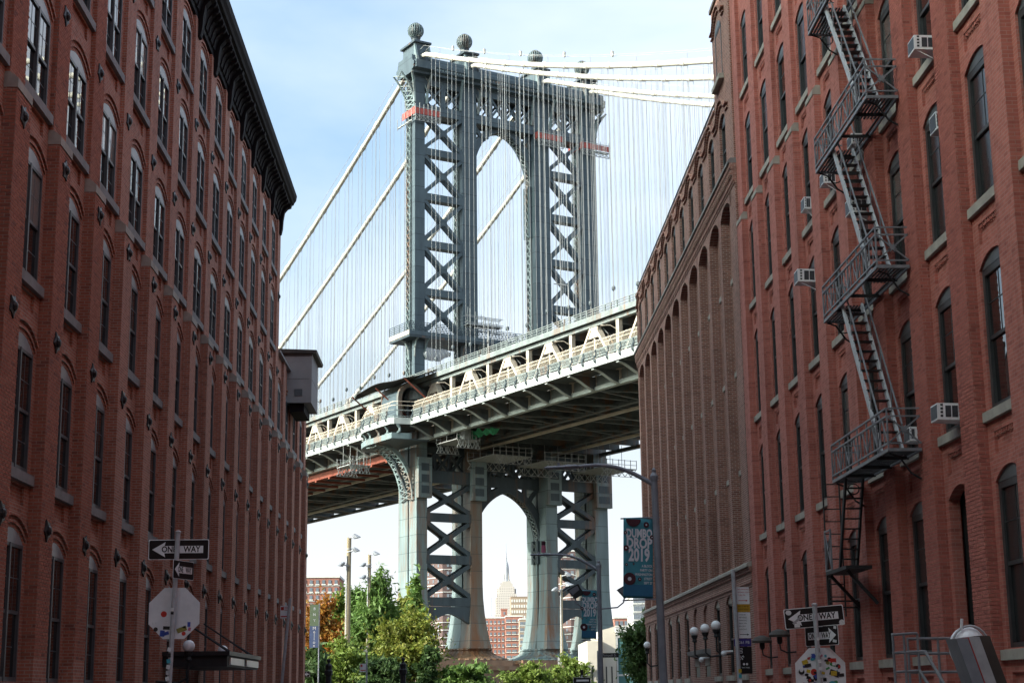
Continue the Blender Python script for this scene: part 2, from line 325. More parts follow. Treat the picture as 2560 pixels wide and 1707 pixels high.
def left_bay(k, nf, rnd):
    yc = lpier(k)+LW+WB/2
    for f in range(nf):
        s = sills[f]; l = L_(yc, s)
        put('wall', pan[f], lb, l)
        wd = put('window', fra[f], lb, l)
        put('sill', sill_me, wd); put('arch', arc_[f], wd); put('header', hea[f], wd)
        kind = rnd.random() < 0.16
        for mes, lo in gls[f]:
            put('pane', mes[1 if kind and lo[2] > 1.0 else 0], wd, lo, (0, rnd.uniform(-0.006, 0.006), rnd.uniform(-0.008, 0.008)))
rl = random.Random(3)
for k in range(-2, 13):
    left_bay(k, 6, rl)
    put('frieze', frieze_me, lb, L_(lpier(k)+LW+WB/2, 22.3))
for k in range(13, 17):
    left_bay(k, 4, rl)
    MB().box(-0.3, 0.0, -WB/2, WB/2, 0, 0.8).build('parapet', 'brick_left', lb, L_(lpier(k)+LW+WB/2, 15.3))
for k in range(-2, 18):
    y = lpier(k)
    put('pier', pier_lo, lb, L_(y, GZ)); put('pier_cap', cap_me, lb, L_(y, 12.0))
    put('pier', pier_up if k < 14 else pier_ex, lb, L_(y, 12.0))
    for f in range(1, 6 if k < 14 else 4):
        put('wall_anchor', star_me, lb, (0.26 if sills[f]-1.1 < 12 else 0.11, y+0.5-23.0, sills[f]-1.1-GZ), (rl.uniform(0, 6), 0, 0))
MB().box(-12.5, -0.3, 0.4, lpier(13)+LW-23.0, 0, 23.7-GZ).build('body', 'brick_left', lb)
MB().box(-12.5, -0.3, lpier(13)+LW-23.0, lpier(17)+LW-23.0, 0, 16.0-GZ).build('low_body', 'brick_left', lb)
MB().box(-0.34, 0.20, lpier(13)+LW-23.0+0.02, lpier(17)+LW-23.0, 16.1-GZ, 16.22-GZ).build('coping', 'bluestone', lb)
for y0, y1, h in ((-5, 12, 28), (12, 20, 32.5), (20, 28, 36.5), (28, 36, 40), (36, 45, 42.5), (45, 80, 39.5)): MB().box(-34, -12.5, y0-23, y1-23-0.001, 0, h-GZ).build('unseen_shade_mass', 'brick_left', lb)  # added out of view, stepped in height to keep sun off the right facade
prof = [(0.0,22.42),(0.10,22.42),(0.10,22.62),(0.16,22.66),(0.20,22.85),(0.28,23.04),(0.42,23.20),(0.60,23.28),(0.60,23.40),(0.70,23.44),(0.74,23.55),(0.82,23.66),(0.86,23.90),(0.80,23.93),(0.0,24.0)]
MB().prism([(o, 0.0, z-GZ) for o, z in prof], (0, lpier(13)+LW-23.0+0.08, 0)).build('cornice', 'cornice_paint', lb)
brk = MB().prism([(0.08,0,22.64),(0.17,0,22.6),(0.22,0,22.72),(0.25,0,22.9),(0.36,0,23.06),(0.52,0,23.12),(0.60,0,23.2),(0.60,0,23.3),(0.08,0,23.3)], (0, 0.15, 0)).map(lambda x, y, z: (x, y, z-22.4)).mesh('bracket', 'cornice_paint')
brk_big = MB().prism([(0.0,0,21.75),(0.20,0,21.8),(0.26,0,22.1),(0.28,0,22.5),(0.34,0,22.9),(0.5,0,23.1),(0.64,0,23.16),(0.68,0,23.3),(0.0,0,23.3)], (0, 0.34, 0)).map(lambda x, y, z: (x, y, z-22.4)).mesh('bracket', 'cornice_paint')
for k in range(-2, 14):
    put('bracket', brk_big, lb, L_(lpier(k)+0.36, 22.4))
    if k < 13:
        for i in range(5): put('bracket', brk, lb, L_(lpier(k)+0.98+i*0.55, 22.4))
# grey stuccoed hoist house hanging off the parapet of the low wing
hh = thing('hoist_house', 'grey stuccoed box with overhanging roof jutting from top of left warehouse wing', 'bulkhead', (-8.7, 80.2, 14.5))
MB().box(-0.8, 0.8, 0, 3.5, 0, 2.55).build('box', 'stucco', hh)
MB().prism([(-1.0,-0.12,2.55),(1.02,-0.12,2.55),(1.06,-0.12,2.70),(-1.0,-0.12,2.78)], (0, 3.85, 0)).build('roof', 'roof_edge', hh)
MB().box(-0.3, 0.42, 0.25, 3.2, -0.42, 0).build('bracket', 'cornice_paint', hh)
MB().box(-0.82, 0.82, -0.02, 0.0, 2.40, 2.55).build('flashing', 'roof_edge', hh); MB().box(0.70, 0.815, -0.012, 0.0, 0, 2.40).build('corner_bead', 'stucco', hh); MB().box(-0.8, 0.81, -0.006, 0.0, 1.22, 1.235).build('seam', 'roof_edge', hh); MB().box(0.8, 0.806, 0, 3.5, 1.22, 1.235).build('seam', 'roof_edge', hh); MB().box(-0.05, 0.35, -0.03, 0.0, 0.35, 0.7).build('louvre', 'frame_mid', hh)
# ------------------------------------------------------------------ RIGHT red warehouse
RX, RP, RW = 9.51, 2.88, 0.93
def rpier(k): return 51.76-RP*k
rb = thing('brick_loft_building', 'bright red brick loft building with fire escape lining the right of the street', 'building', (RX, 20.0, GZ))
def R_(y, z): return (0, y-20.0, z-GZ)
rs = [0.68, 4.93, 8.8, 12.58, 16.25, 20.03]; rsp = [3.61, 7.53, 11.36, 15.06, 18.74, 22.4]; rzb = [GZ, 4.08, 7.98, 11.78, 15.46, 19.15, 24.3]
RWB, RWW = RP-RW, 1.50
rpan, rfra, rhea, rgl = [], [], [], []
teeth = MB()
for f in range(6):
    s, p = rs[f], rsp[f]
    mb = wall_panel(RWB, rzb[f]-s, rzb[f+1]-s, RWW, 0, p-s, 0.24, 0.22, (1.25, -0.82, -0.42, 0.06))
    rpan.append(sgnmap(mb, -1).mesh('wall', 'brick_right'))
    mb, leaves, zr = sash_frame(RWW, p-s, -0.07, mull=0.0, cols=2, rows_up=2, rows_lo=1, jamb=0.13)
    rfra.append(sgnmap(mb, -1).mesh('window', 'frame_dark'))
    rhea.append(sgnmap(header_fill(RWW, p-s, 0.24, -0.2, -0.045), -1).mesh('header', 'frame_mid'))
    gp = []
    for a, b in leaves:
        for (za, zc, oo) in ((zr, p-s, -0.093), (0, zr, -0.123)):
            hu, hz = (b-a)/2, (zc-za)/2
            gp.append(([MB().box(-0.003, 0.003, -hu, hu, -hz, hz).mesh('pane', g) for g in ('glass_right', 'glass_blind', 'glass_left')], (-oo, (a+b)/2, (za+zc)/2)))
    rgl.append(gp)
rsill = sgnmap(MB().prism([(-0.2,-RWB/2+0.015,-0.21),(0.08,-RWB/2+0.015,-0.21),(0.08,-RWB/2+0.015,-0.03),(-0.2,-RWB/2+0.015,0.0)], (0, RWB-0.03, 0)), -1).mesh('sill', 'stone')
tooth = MB()
for i in range(9): tooth.box(-0.058, -0.012, -0.6+i*0.135, -0.6+i*0.135+0.07, -0.50, -0.42)
tooth = sgnmap(tooth, -1).mesh('dentil_course', 'brick_right')
rp_lo = MB().box(-0.20, 0, 0, RW, 0, 15.65-GZ).mesh('pier', 'brick_right'); rp_up = MB().box(-0.13, 0, 0, RW, 0, 24.3-15.65).mesh('pier', 'brick_right')
rcap = MB().prism([(0,-0.012,-0.10),(-0.22,-0.012,-0.10),(-0.22,-0.012,0.04),(-0.132,-0.012,0.16),(0,-0.012,0.16)], (0, RW+0.024, 0)).mesh('pier_cap', 'stone')
rr = random.Random(11)
for k in range(-1, 10):
    if k >= 0:
        yc = rpier(k)-RWB/2
        for f in range(6):
            l = R_(yc, rs[f])
            put('wall', rpan[f], rb, l)
            if f == 0 and k in (7,):          # black doorway of the loading dock
                MB().box(0.28, 0.5, -RWW/2-0.1, RWW/2+0.1, -2.3, 3.3).build('doorway', 'black_void', rb, l)
                continue
            wd = put('window', rfra[f], rb, l); put('sill', rsill, wd); put('header', rhea[f], wd)
            if f: put('dentil_course', tooth, wd)
            kind = rr.choices((0, 1, 2), (0.72, 0.13, 0.15))[0]
            for mes, lo in rgl[f]: put('pane', mes[0 if lo[2] < 1.0 and kind != 2 else kind], wd, lo, (0, rr.uniform(-0.006, 0.006), rr.uniform(-0.01, 0.01)))
for k in range(0, 11):
    put('pier', rp_lo, rb, R_(rpier(k), GZ)); put('pier', rp_up, rb, R_(rpier(k), 15.65)); put('pier_cap', rcap, rb, R_(rpier(k), 15.65))
MB().box(0.31, 12, 0.4, 32.69, 0, 24.6-GZ).build('body', 'brick_right', rb)
MB().prism([(-o, 0.0, z-GZ+1.9) for o, z in prof], (0, 32.7, 0)).build('cornice', 'cornice_paint', rb)
rbk = MB().prism([(-0.08,0,22.64),(-0.17,0,22.6),(-0.22,0,22.72),(-0.25,0,22.9),(-0.36,0,23.06),(-0.52,0,23.12),(-0.60,0,23.2),(-0.60,0,23.3),(-0.08,0,23.3)], (0, 0.15, 0)).map(lambda x, y, z: (x, y, z-22.4)).mesh('bracket', 'cornice_paint')
for k in range(0, 11):
    for i in range(5): put('bracket', rbk, rb, R_(rpier(k)+0.1+i*0.56, 24.3))
# ------------------------------------------------------------------ BROWN arcaded warehouse beyond it
BX = 9.60; bp0, BP, BPW = 53.14, 2.86, 0.54     # far edge of a pier, pitch, pier width
bb = thing('arcaded_warehouse', 'dark brown brick warehouse with tall narrow arches beyond the red building', 'building', (BX, 52.70, GZ))
def B_(y, z): return (0, y-52.70, z-GZ)
BWB = BP-BPW
def bbay(j): return 56.0+BP*j+BPW+BWB/2 if j >= 0 else 54.95
bs = [4.32, 7.55, 11.05, 14.45]; bsp = [6.62, 10.0, 13.5, 16.35]; bz = [4.10, 7.05, 10.5, 14.0, 17.15]
b_w = 1.45
bpan, bfra, bgl = [], [], []
for f in range(4):
    s, p = bs[f], bsp[f]
    bpan.append(sgnmap(wall_panel(BWB, bz[f]-s, bz[f+1]-s, b_w, 0, p-s, 0.14, 0.22), -1).mesh('wall', 'brick_brown'))
    mb, leaves, zr = sash_frame(b_w, p-s, -0.14, mull=0.0, cols=2, rows_up=2, rows_lo=1, jamb=0.10)
    bfra.append(sgnmap(mb, -1).mesh('window', 'frame_dark'))
    a, b = leaves[0]
    bgl.append(MB().box(0.165, 0.172, a, b, 0, p-s+0.13).mesh('pane', 'glass_right'))
bsill = sgnmap(MB().prism([(-0.2,-0.84,-0.2),(0.07,-0.84,-0.2),(0.07,-0.84,-0.02),(-0.2,-0.84,0.0)], (0, 1.68, 0)), -1).mesh('sill', 'stone')
# attic and ground-floor bays share one kind of window
at_s, at_p, gf_s, gf_p = 18.15, 20.15, 0.55, 3.05
def panel2(z0, z1, ww, s, p, rise): return sgnmap(wall_panel(BP, z0-s, z1-s, ww, 0, p-s, rise, 0.22), -1).mesh('wall', 'brick_brown')
att_p = panel2(18.0, 21.1, 1.34, at_s, at_p, 0.30); gf_pn = panel2(GZ, 3.36, 1.34, gf_s, gf_p, 0.26)
def win2(h, rise):
    mb, leaves, zr = sash_frame(1.34, h, -0.12, mull=0.0, cols=2, rows_up=1, rows_lo=1, jamb=0.08)
    return (sgnmap(mb, -1).mesh('window', 'frame_dark'), MB().box(0.145, 0.152, leaves[0][0], leaves[0][1], 0, h).mesh('pane', 'glass_left'),
            sgnmap(header_fill(1.34, h, rise, -0.2, -0.09), -1).mesh('header', 'frame_mid'))
aw, gw = win2(at_p-at_s, 0.30), win2(gf_p-gf_s, 0.26)
gh = sgnmap(header_fill(1.34, gf_p-gf_s, 0.26, -0.2, -0.06), -1).mesh('header', 'stone')
# wavy hood mould over attic windows: one bay of it
hp = [(-BP/2, 20.22), (-0.98, 20.22)]+[(1.02*math.sin(a), 19.78+0.98*math.cos(a)) for a in [(-0.9+0.18*i) for i in range(11)]]+[(0.98, 20.22), (BP/2, 20.22)]
hood = MB()
for dz, pr in ((0.0, 0.35), (0.17, 0.40)):
    hood.ringsector([(-0.25,u,z+dz+0.055) for u, z in hp], [(-0.25,u,z+dz) for u, z in hp], (-pr+0.25,0,0))
hood = hood.mesh('hood_mould', 'brick_brown')
FO = -0.30                                     # face of the arcade piers, out from the recessed wall
apier = MB().box(FO, 0, 0, BPW, 0, 16.6-4.10).mesh('pier', 'brick_brown')
A = arc(BWB, 16.6, 0.42, 12)
spand = MB()
for (u, z), (u2, z2) in zip(A, A[1:]):
    spand.poly((FO,u,z),(FO,u2,z2),(FO,u2,17.15),(FO,u,17.15)); spand.poly((FO,u,z),(FO,u2,z2),(0,u2,z2),(0,u,z))
for sg in (-1, 1): a, b = sorted((sg*BWB/2, sg*(BWB/2+BPW/2))); spand.poly((FO,a,16.6),(FO,b,16.6),(FO,b,17.15),(FO,a,17.15))
spand = spand.mesh('arch', 'brick_brown')
rbw = random.Random(5)
for j in range(-1, 10):
    yc = bbay(j)
    for f in range(4):
        put('wall', bpan[f], bb, B_(yc, bs[f])); wd = put('window', bfra[f], bb, B_(yc, bs[f])); put('sill', bsill, wd); put('pane', bgl[f], wd, None, (0, rbw.uniform(-.005, .005), rbw.uniform(-.01, .01)))
    put('arch', spand, bb, B_(yc, 0))
    yo = 56.0+BP*j+BPW
    if j >= 0: put('pier', apier, bb, B_(yo-BPW, 4.10))
    for (pn, wn, z, hd) in ((att_p, aw, at_s, aw[2]), (gf_pn, gw, gf_s, gh)):
        put('wall', pn, bb, (FO+0.02, yc-52.70, z-GZ))
        if pn is gf_pn and j in (2, 3): continue
        wd = put('window', wn[0], bb, (FO+0.02, yc-52.70, z-GZ)); put('pane', wn[1], wd, None, (0, rbw.uniform(-.005, .005), rbw.uniform(-.01, .01))); put('header', hd, wd)
        if pn is gf_pn: put('sill', bsill, wd)
    put('hood_mould', hood, bb, (0.0, yc-52.70, -GZ))
BEND = 56.0+BP*10+BPW-52.70
put('pier', MB().box(FO, 0, 0, 1.3-0.06, 0, 17.15-4.10).mesh('pier', 'brick_brown'), bb, B_(52.71, 4.10))
MB().box(FO, 0, BEND-BPW, BEND, 4.10-GZ, 17.15-GZ).build('pier', 'brick_brown', bb)
MB().box(FO+0.02, 0, BEND-BPW-0.02, BEND, 17.9-GZ, 21.1-GZ).build('pier', 'brick_brown', bb)
MB().box(FO+0.02, 0, BEND-BPW-0.02, BEND, 0, 3.36-GZ).build('pier', 'brick_brown', bb)
MB().box(0.24, 12, 0.02, BEND, 0, 21.0-GZ).build('body', 'brick_brown', bb)
def course(name, prf, m, y0=0.0, y1=BEND+0.02): return MB().prism([(-o, y0, z-GZ) for o, z in prf], (0, y1-y0, 0)).build(name, m, bb)
course('string_course', [(0.05,17.86),(0.52,17.86),(0.52,17.96),(0.44,18.04),(0.05,18.06)], 'bluestone')
course('moulding', [(0.05,17.15),(0.33,17.15),(0.33,17.24),(0.36,17.24),(0.36,17.36),(0.40,17.42),(0.40,17.62),(0.46,17.70),(0.46,17.86),(0.05,17.86)], 'brick_brown')
dent = MB().box(-0.445, -0.39, 0, 0.09, 17.44-GZ, 17.60-GZ).mesh('corbel', 'brick_brown')
for i in range(int(BEND/0.2)): put('corbel', dent, bb, (0, 0.05+i*0.2, 0))
course('string_course', [(0.05,3.98),(0.46,3.98),(0.46,4.08),(0.38,4.14),(0.05,4.14)], 'stone')
course('moulding', [(0.05,3.34),(0.30,3.34),(0.30,3.42),(0.34,3.46),(0.34,3.56),(0.31,3.60),(0.31,3.78),(0.36,3.82),(0.40,3.98),(0.05,3.98)], 'brick_brown')
course('parapet', [(0.0,21.05),(0.29,21.05),(0.29,21.10),(0.34,21.10),(0.34,21.20),(0.0,21.22)], 'brick_brown', 3.75)
for z0, z1 in ((17.9, 21.1), (GZ, 3.36)): MB().box(FO+0.02, 0, 0.01, bbay(-1)-BP/2-52.70-0.001, z0-GZ, z1-GZ).build('pier', 'brick_brown', bb)
# taller end tower of it
MB().box(FO+0.02, 8, 0.0, 3.70, 21.1-GZ, 25.0-GZ).build('end_tower', 'brick_brown', bb)
MB().box(FO-0.05, 8.05, -0.05, 3.78, 25.0-GZ, 25.14-GZ).build('roof_coping', 'roof_edge', bb)
wd = put('window', aw[0], bb, (FO-0.10, bbay(-1)-52.70, 21.75-GZ)); put('pane', aw[1], wd); put('header', aw[2], wd); put('sill', bsill, wd); put('hood_mould', hood, bb, (0.0, bbay(-1)-52.70, -GZ+3.65))
# roof railing
rail = MB()
for i in range(12):
    y = 4.2+i*2.4
    MB().cyl((-0.2, y, 21.2-GZ), (-0.2, y, 21.62-GZ), 0.025, 5).build('railing_post', 'cast_iron', bb)
MB().cyl((-0.2, 3.8, 21.62-GZ), (-0.2, BEND, 21.62-GZ), 0.035, 6).build('railing', 'cast_iron', bb)
for y in (7.6, 18.2): MB().box(0.3, 1.1, y, y+0.9, 21.0-GZ, 22.5-GZ).build('chimney', 'roof_edge', bb)
# entrance under the globes: lintel shelf and two door openings
ye = bbay(2)-0.0-52.70
for j in (2, 3):
    y = bbay(j)-52.70
    MB().box(FO+0.10, FO+0.2, y-0.69, y+0.69, 0, 3.3-GZ).build('doorway', 'brick_brown', bb)
    MB().box(FO+0.05, FO+0.09, y-0.55, y+0.55, 0, 0.95-GZ).build('door', 'frame_dark', bb)
    MB().box(FO+0.01, FO+0.085, y-0.6, y+0.6, 0.97-GZ, 1.28-GZ).build('transom', 'stone', bb)
MB().prism([(FO+0.02, 0, 1.35),(FO-0.24, 0, 1.42),(FO-0.28, 0, 1.58),(FO+0.02, 0, 1.60)], (0, bbay(3)-bbay(2)+1.9, 0)).map(lambda x, y, z: (x, y+bbay(2)-0.95-52.70, z-GZ)).build('entrance_shelf', 'bluestone', bb)
# ------------------------------------------------------------------ suspension bridge, in its own frame
# local x = across the bridge (t), local y = away from the camera along the bridge (-s), local z = up
TH = 0.52
BO = Vector((-5.443, 214.0, 0.0))
def steel(name, col, dark, rust=0.0, stretch=(1,1,0.18), rough=0.5, panel=0.0):
    m, t, b = principled(name, col, rough, 0.0, 0.35); v = coords(t, stretch)
    c = ramp(t, noise(t, v, 0.9, 7), [(0.34, dark), (0.66, col)])
    if rust: c = mixc(t, ramp(t, noise(t, coords(t, (1,1,0.10)), 0.55, 8, 0.7), [(0.56-rust*0.16, (0,0,0)), (0.72-rust*0.10, (1,1,1))]), c, (0.20, 0.092, 0.045))
    if panel:
        wv = nd(t, 'ShaderNodeTexNoise', noise_dimensions='1D'); wv.inputs['Scale'].default_value = 1; s = nd(t, 'ShaderNodeSeparateXYZ'); g = nd(t, 'ShaderNodeNewGeometry'); t.links.new(g.outputs['Position'], s.inputs['Vector'])
        sn = nd(t, 'ShaderNodeMath', operation='SNAP'); sn.inputs[1].default_value = 2.3; t.links.new(s.outputs['Z'], sn.inputs[0]); t.links.new(sn.outputs[0], wv.inputs['W'])
        c = mixc(t, panel, c, ramp(t, wv.outputs['Fac'], [(0.35, (0.72, 0.74, 0.74)), (0.65, (1.15, 1.15, 1.12))]), 'MULTIPLY')
        dv = nd(t, 'ShaderNodeMath', operation='DIVIDE'); dv.inputs[1].default_value = 2.3; t.links.new(s.outputs['Z'], dv.inputs[0]); fr = nd(t, 'ShaderNodeMath', operation='FRACT'); t.links.new(dv.outputs[0], fr.inputs[0]); lt = nd(t, 'ShaderNodeMath', operation='LESS_THAN'); lt.inputs[1].default_value = 0.035; t.links.new(fr.outputs[0], lt.inputs[0]); c = mixc(t, lt.outputs[0], c, tuple(q*0.55 for q in dark))
    t.links.new(c, b.inputs['Base Color'])
steel('steel_tower', (0.088, 0.120, 0.142), (0.058, 0.080, 0.097), 0.0, panel=0.5)
steel('steel_leg', (0.205, 0.262, 0.275), (0.145, 0.19, 0.20), 0.42, panel=0.6)
steel('steel_worn', (0.19, 0.195, 0.18), (0.15, 0.135, 0.11), 0.85, panel=0.6)
steel('steel_rusty', (0.205, 0.15, 0.105), (0.13, 0.085, 0.055), 0.8, panel=0.5)
steel('steel_dark', (0.062, 0.082, 0.095), (0.038, 0.052, 0.062), 0.15)
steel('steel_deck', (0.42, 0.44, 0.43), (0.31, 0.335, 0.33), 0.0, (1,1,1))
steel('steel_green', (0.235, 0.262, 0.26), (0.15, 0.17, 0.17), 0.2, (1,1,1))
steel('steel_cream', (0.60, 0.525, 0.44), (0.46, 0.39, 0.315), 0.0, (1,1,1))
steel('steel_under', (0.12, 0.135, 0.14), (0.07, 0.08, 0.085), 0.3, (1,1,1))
steel('cable_wrap', (0.62, 0.585, 0.52), (0.50, 0.465, 0.41), 0.0, (1,1,1))
steel('rope', (0.33, 0.33, 0.335), (0.26, 0.26, 0.265), 0.0, (1,1,1))
steel('granite', (0.29, 0.185, 0.125), (0.20, 0.125, 0.085), 0.3, (1,1,0.6))
worn('red_mesh', (0.52, 0.13, 0.11), (0.36, 0.06, 0.05), 0.8, 4.0)
worn('tarp', (0.50, 0.51, 0.52), (0.38, 0.39, 0.40), 0.6, 1.2, bumpy=0.5)
worn('net_black', (0.035, 0.030, 0.027), (0.02, 0.018, 0.017), 0.9, 2.0)
worn('scaffold', (0.36, 0.365, 0.365), (0.25, 0.255, 0.255), 0.5, 3.0)
worn('green_net', (0.05, 0.33, 0.17), (0.03, 0.22, 0.11), 0.8, 3.0)
worn('red_primer', (0.25, 0.062, 0.036), (0.17, 0.045, 0.028), 0.7, 0.8)
BROT = (0, 0, TH)
def bthing(name, label, cat, group=None): return thing(name, label, cat, BO, BROT, group)
tw = bthing('bridge_tower', 'steel blue suspension bridge tower with pointed arches and ball finials', 'bridge tower')
COL = [(-1.85, -0.3), (5.75, 8.1), (17.8, 20.4), (26.2, 28.75)]           # upper legs, across
LCOL = [(-1.55, 0.05), (6.75, 8.55), (18.9, 20.75), (27.1, 29.35)]        # lower legs
CEN = [(a+b)/2 for a, b in COL]
# --- upper legs: front box, rear box, lattice between
def lattice(mb, x, y0, y1, z0, z1, pitch, w=0.16, th=0.10):
    n = max(1, round((z1-z0)/pitch)); p = (z1-z0)/n
    for i in range(n):
        za, zc = z0+i*p, z0+(i+1)*p
        mb.bar((x, y0, za), (x, y1, zc), th, w, (1,0,0)); mb.bar((x, y1, za), (x, y0, zc), th*0.8, w, (1,0,0))
    return mb
for i, (a, b) in enumerate(COL):
    z0, z1 = 35.0, 86.0
    MB().box(a, b, 0, 0.80, z0, z1).build('leg', 'steel_tower', tw)
    MB().box(a+0.25, b-0.1, 0.80, 2.7, z0, z1).build('leg_core', 'steel_dark', tw)
    for y in (1.42, 2.52): MB().box(a-0.02, a+0.12, y, y+0.13, z0, z1).build('leg_flange', 'steel_leg', tw)
    lattice(MB(), a+0.03, 1.48, 2.56, 42.0, 80.0, 1.15).build('lattice', 'steel_leg', tw)
    MB().box(a-0.03, b+0.03, -0.05, 0.05, 86.0-1.5, 86.0).build('plate', 'steel_tower', tw)
# --- lower legs, flaring to the pedestal
def flare(z): t = max(0.0, (14.5-z)/8.7); return t*t
def leg_box(a, b, y0, y1, fl, fr):
    mb = MB(); zs = [34.5, 30, 26, 22, 18, 14.5, 12.5, 10.5, 9, 7.8, 6.8, 5.9]; V = []
    for z in zs:
        f = flare(z); V += [(a-fl*f, y0-0.9*f, z), (b+fr*f, y0-0.9*f, z), (b+fr*f, y1, z), (a-fl*f, y1, z)]
    F = []
    for i in range(len(zs)-1): F += [(4*i+j, 4*(i+1)+j, 4*(i+1)+(j+1) % 4, 4*i+(j+1) % 4) for j in range(4)]
    F += [(3,2,1,0), tuple(range(len(V)-4, len(V)))]
    return mb.add(V, F)
for i, (a, b) in enumerate(LCOL):
    leg_box(a, b, 0.0, 2.1, 0.85, 0.85).build('lower_leg', 'steel_leg' if i != 1 else 'steel_worn', tw)
    MB().box(a+0.16, b-0.05, 2.1, 2.55, 6.5, 34.4).build('leg_web', 'steel_dark', tw)
    leg_box(a, b, 2.55, 5.2, 0.85, 0.85).map(lambda x, y, z: (x, y if y < 4 else y+0.6*flare(z), z)).build('lower_leg', 'steel_leg', tw)
    # console box at the top of each lower leg
    MB().box(a-0.1, b+0.35, -0.75, 0.0, 25.6, 31.0).build('console', 'steel_leg', tw)
    for k in range(3): MB().box(a+0.35, b-0.1, -0.80, -0.74, 26.2+k*1.5, 27.2+k*1.5).build('console_opening', 'steel_dark', tw)
    # ribbed bell-shaped foot
    cx, cy = (a+b)/2, 2.6
    prof = [(1.0, 5.95), (1.02, 5.72), (0.97, 5.62), (1.02, 5.4), (1.16, 5.05), (1.42, 4.72), (1.62, 4.55), (1.66, 4.36)]
    mb = MB(); n = 56; V = []; F = []
    for r, z in prof:
        for j in range(n):
            an = 2*PI*j/n; rr_ = r*(1.0 if j % 2 else 0.965); sq = 1/max(abs(math.cos(an)), abs(math.sin(an)))**0.55
            V.append((cx+2.65*rr_*sq*math.cos(an), cy+3.1*rr_*sq*math.sin(an), z))
    for q in range(len(prof)-1): F += [(q*n+j, q*n+(j+1) % n, (q+1)*n+(j+1) % n, (q+1)*n+j) for j in range(n)]
    F.append(tuple(range(n))); mb.add(V, F); mb.build('foot', 'steel_leg' if i > 1 else 'steel_rusty', tw)
# --- X-braced side bays
def xbrace(x0, x1, z0, z1, y, w=0.46, th=0.3, fil=0.62):
    """crossed plate girders with curved gussets: outline drawn as four filleted triangular openings cut from a plate"""
    mb = MB(); cx, cz = (x0+x1)/2, (z0+z1)/2; hx, hz = (x1-x0)/2, (z1-z0)/2
    L_d = math.hypot(hx, hz); nx, nz = hz/L_d*w/2, hx/L_d*w/2
    # four arms as tapered quads plus a rounded hub
    for sx_, sz_ in ((1,1),(1,-1),(-1,1),(-1,-1)):
        e = Vector((cx+sx_*hx, 0, cz+sz_*hz)); d = Vector((sx_*hx, 0, sz_*hz)).normalized(); n = Vector((-d.z, 0, d.x))
        c0 = Vector((cx, 0, cz)); P = []
        pts = [(0.0, 0.62), (0.16, 0.56), (0.30, 0.50), (0.80, 0.50), (0.92, 0.58), (1.0, 0.75)]
        A = [c0+(e-c0)*q+n*w*k for q, k in pts]; B = [c0+(e-c0)*q-n*w*k for q, k in pts]
        mb.ringsector([(p.x, y, p.z) for p in A], [(p.x, y, p.z) for p in B], (0, th, 0))
    hub = []
    for k in range(24):
        an = 2*PI*k/24; r = fil*(1.0+0.16*math.cos(4*an+PI)); hub.append((cx+r*hx/L_d*1.35*math.cos(an), y-0.02, cz+r*hz/L_d*1.35*math.sin(an)))
    mb.prism(hub, (0, th+0.04, 0)); return mb
ZU = [81.0, 74.86, 68.26, 61.43, 54.57, 48.4]
ZL = [28.6, 23.72, 18.12, 12.56]
for (xa, xb) in ((COL[0][1], COL[1][0]), (COL[2][1], COL[3][0])):
    for z1, z0 in zip(ZU, ZU[1:]):
        zt = z1-1.05
        for y in (0.05, 0.95): xbrace(xa, xb, z0+0.05, zt, y).build('x_brace', 'steel_tower', tw)
    for z in ZU[1:]:
        MB().box(xa, xb, 0.0, 0.45, z-1.0, z).build('strut', 'steel_tower', tw); MB().box(xa, xb, 0.45, 1.5, z-0.98, z-0.2).build('strut', 'steel_dark', tw)
for (xa, xb) in ((LCOL[0][1], LCOL[1][0]), (LCOL[2][1], LCOL[3][0])):
    for z1, z0 in zip(ZL, ZL[1:]):
        for y in (0.1, 1.15): xbrace(xa-0.1, xb+0.1, z0+0.05, z1-1.15, y, 0.56, 0.45, 0.75).build('x_brace', 'steel_dark', tw)
    for z in ZL[1:]:
        MB().box(xa-0.1, xb+0.1, 0.0, 0.6, z-1.15, z).build('strut', 'steel_dark', tw); MB().box(xa, xb, 0.6, 1.9, z-1.0, z-0.25).build('strut', 'steel_dark', tw)
    # tudor-arched tie under the lowest strut
    n = 10; top = [(xa+(xb-xa)*i/n, 0.0, 11.35) for i in range(n+1)]
    low = [(xa+(xb-xa)*i/n, 0.0, 8.9+1.5*(1-abs(1-2*i/n)**1.5)) for i in range(n+1)]
    MB().ringsector(top, low, (0, 0.6, 0)).build('strut', 'steel_dark', tw)
# --- pointed arches between the inner legs
def pointed(x0, x1, zs, za, y, th, w, lancet):
    cx = (x0+x1)/2; h = cx-x0; rise = za-zs; n = 14; I, O_ = [], []
    for i in range(n+1):
        t = i/n
        if lancet: R = (h*h+rise*rise)/(2*h); am = math.asin(rise/R) if rise < R else PI/2; a = am*t; I.append((x0+R-R*math.cos(a), y, zs+R*math.sin(a)))
        else: a = t*PI/2*0.95; I.append((x0+h*(1-math.cos(a))/(1-math.cos(PI/2*0.95)), y, zs+rise*math.sin(a)/math.sin(PI/2*0.95)))
    I = I+[(2*cx-p[0], p[1], p[2]) for p in reversed(I[:-1])]
    for k, p in enumerate(I):
        q0, q1 = Vector(I[max(k-1, 0)]), Vector(I[min(k+1, len(I)-1)]); d = (q1-q0).normalized(); nrm = Vector((-d.z, 0, d.x)); O_.append(tuple(Vector(p)+nrm*w))
    return MB().ringsector(O_, I, (0, th, 0)), I, O_
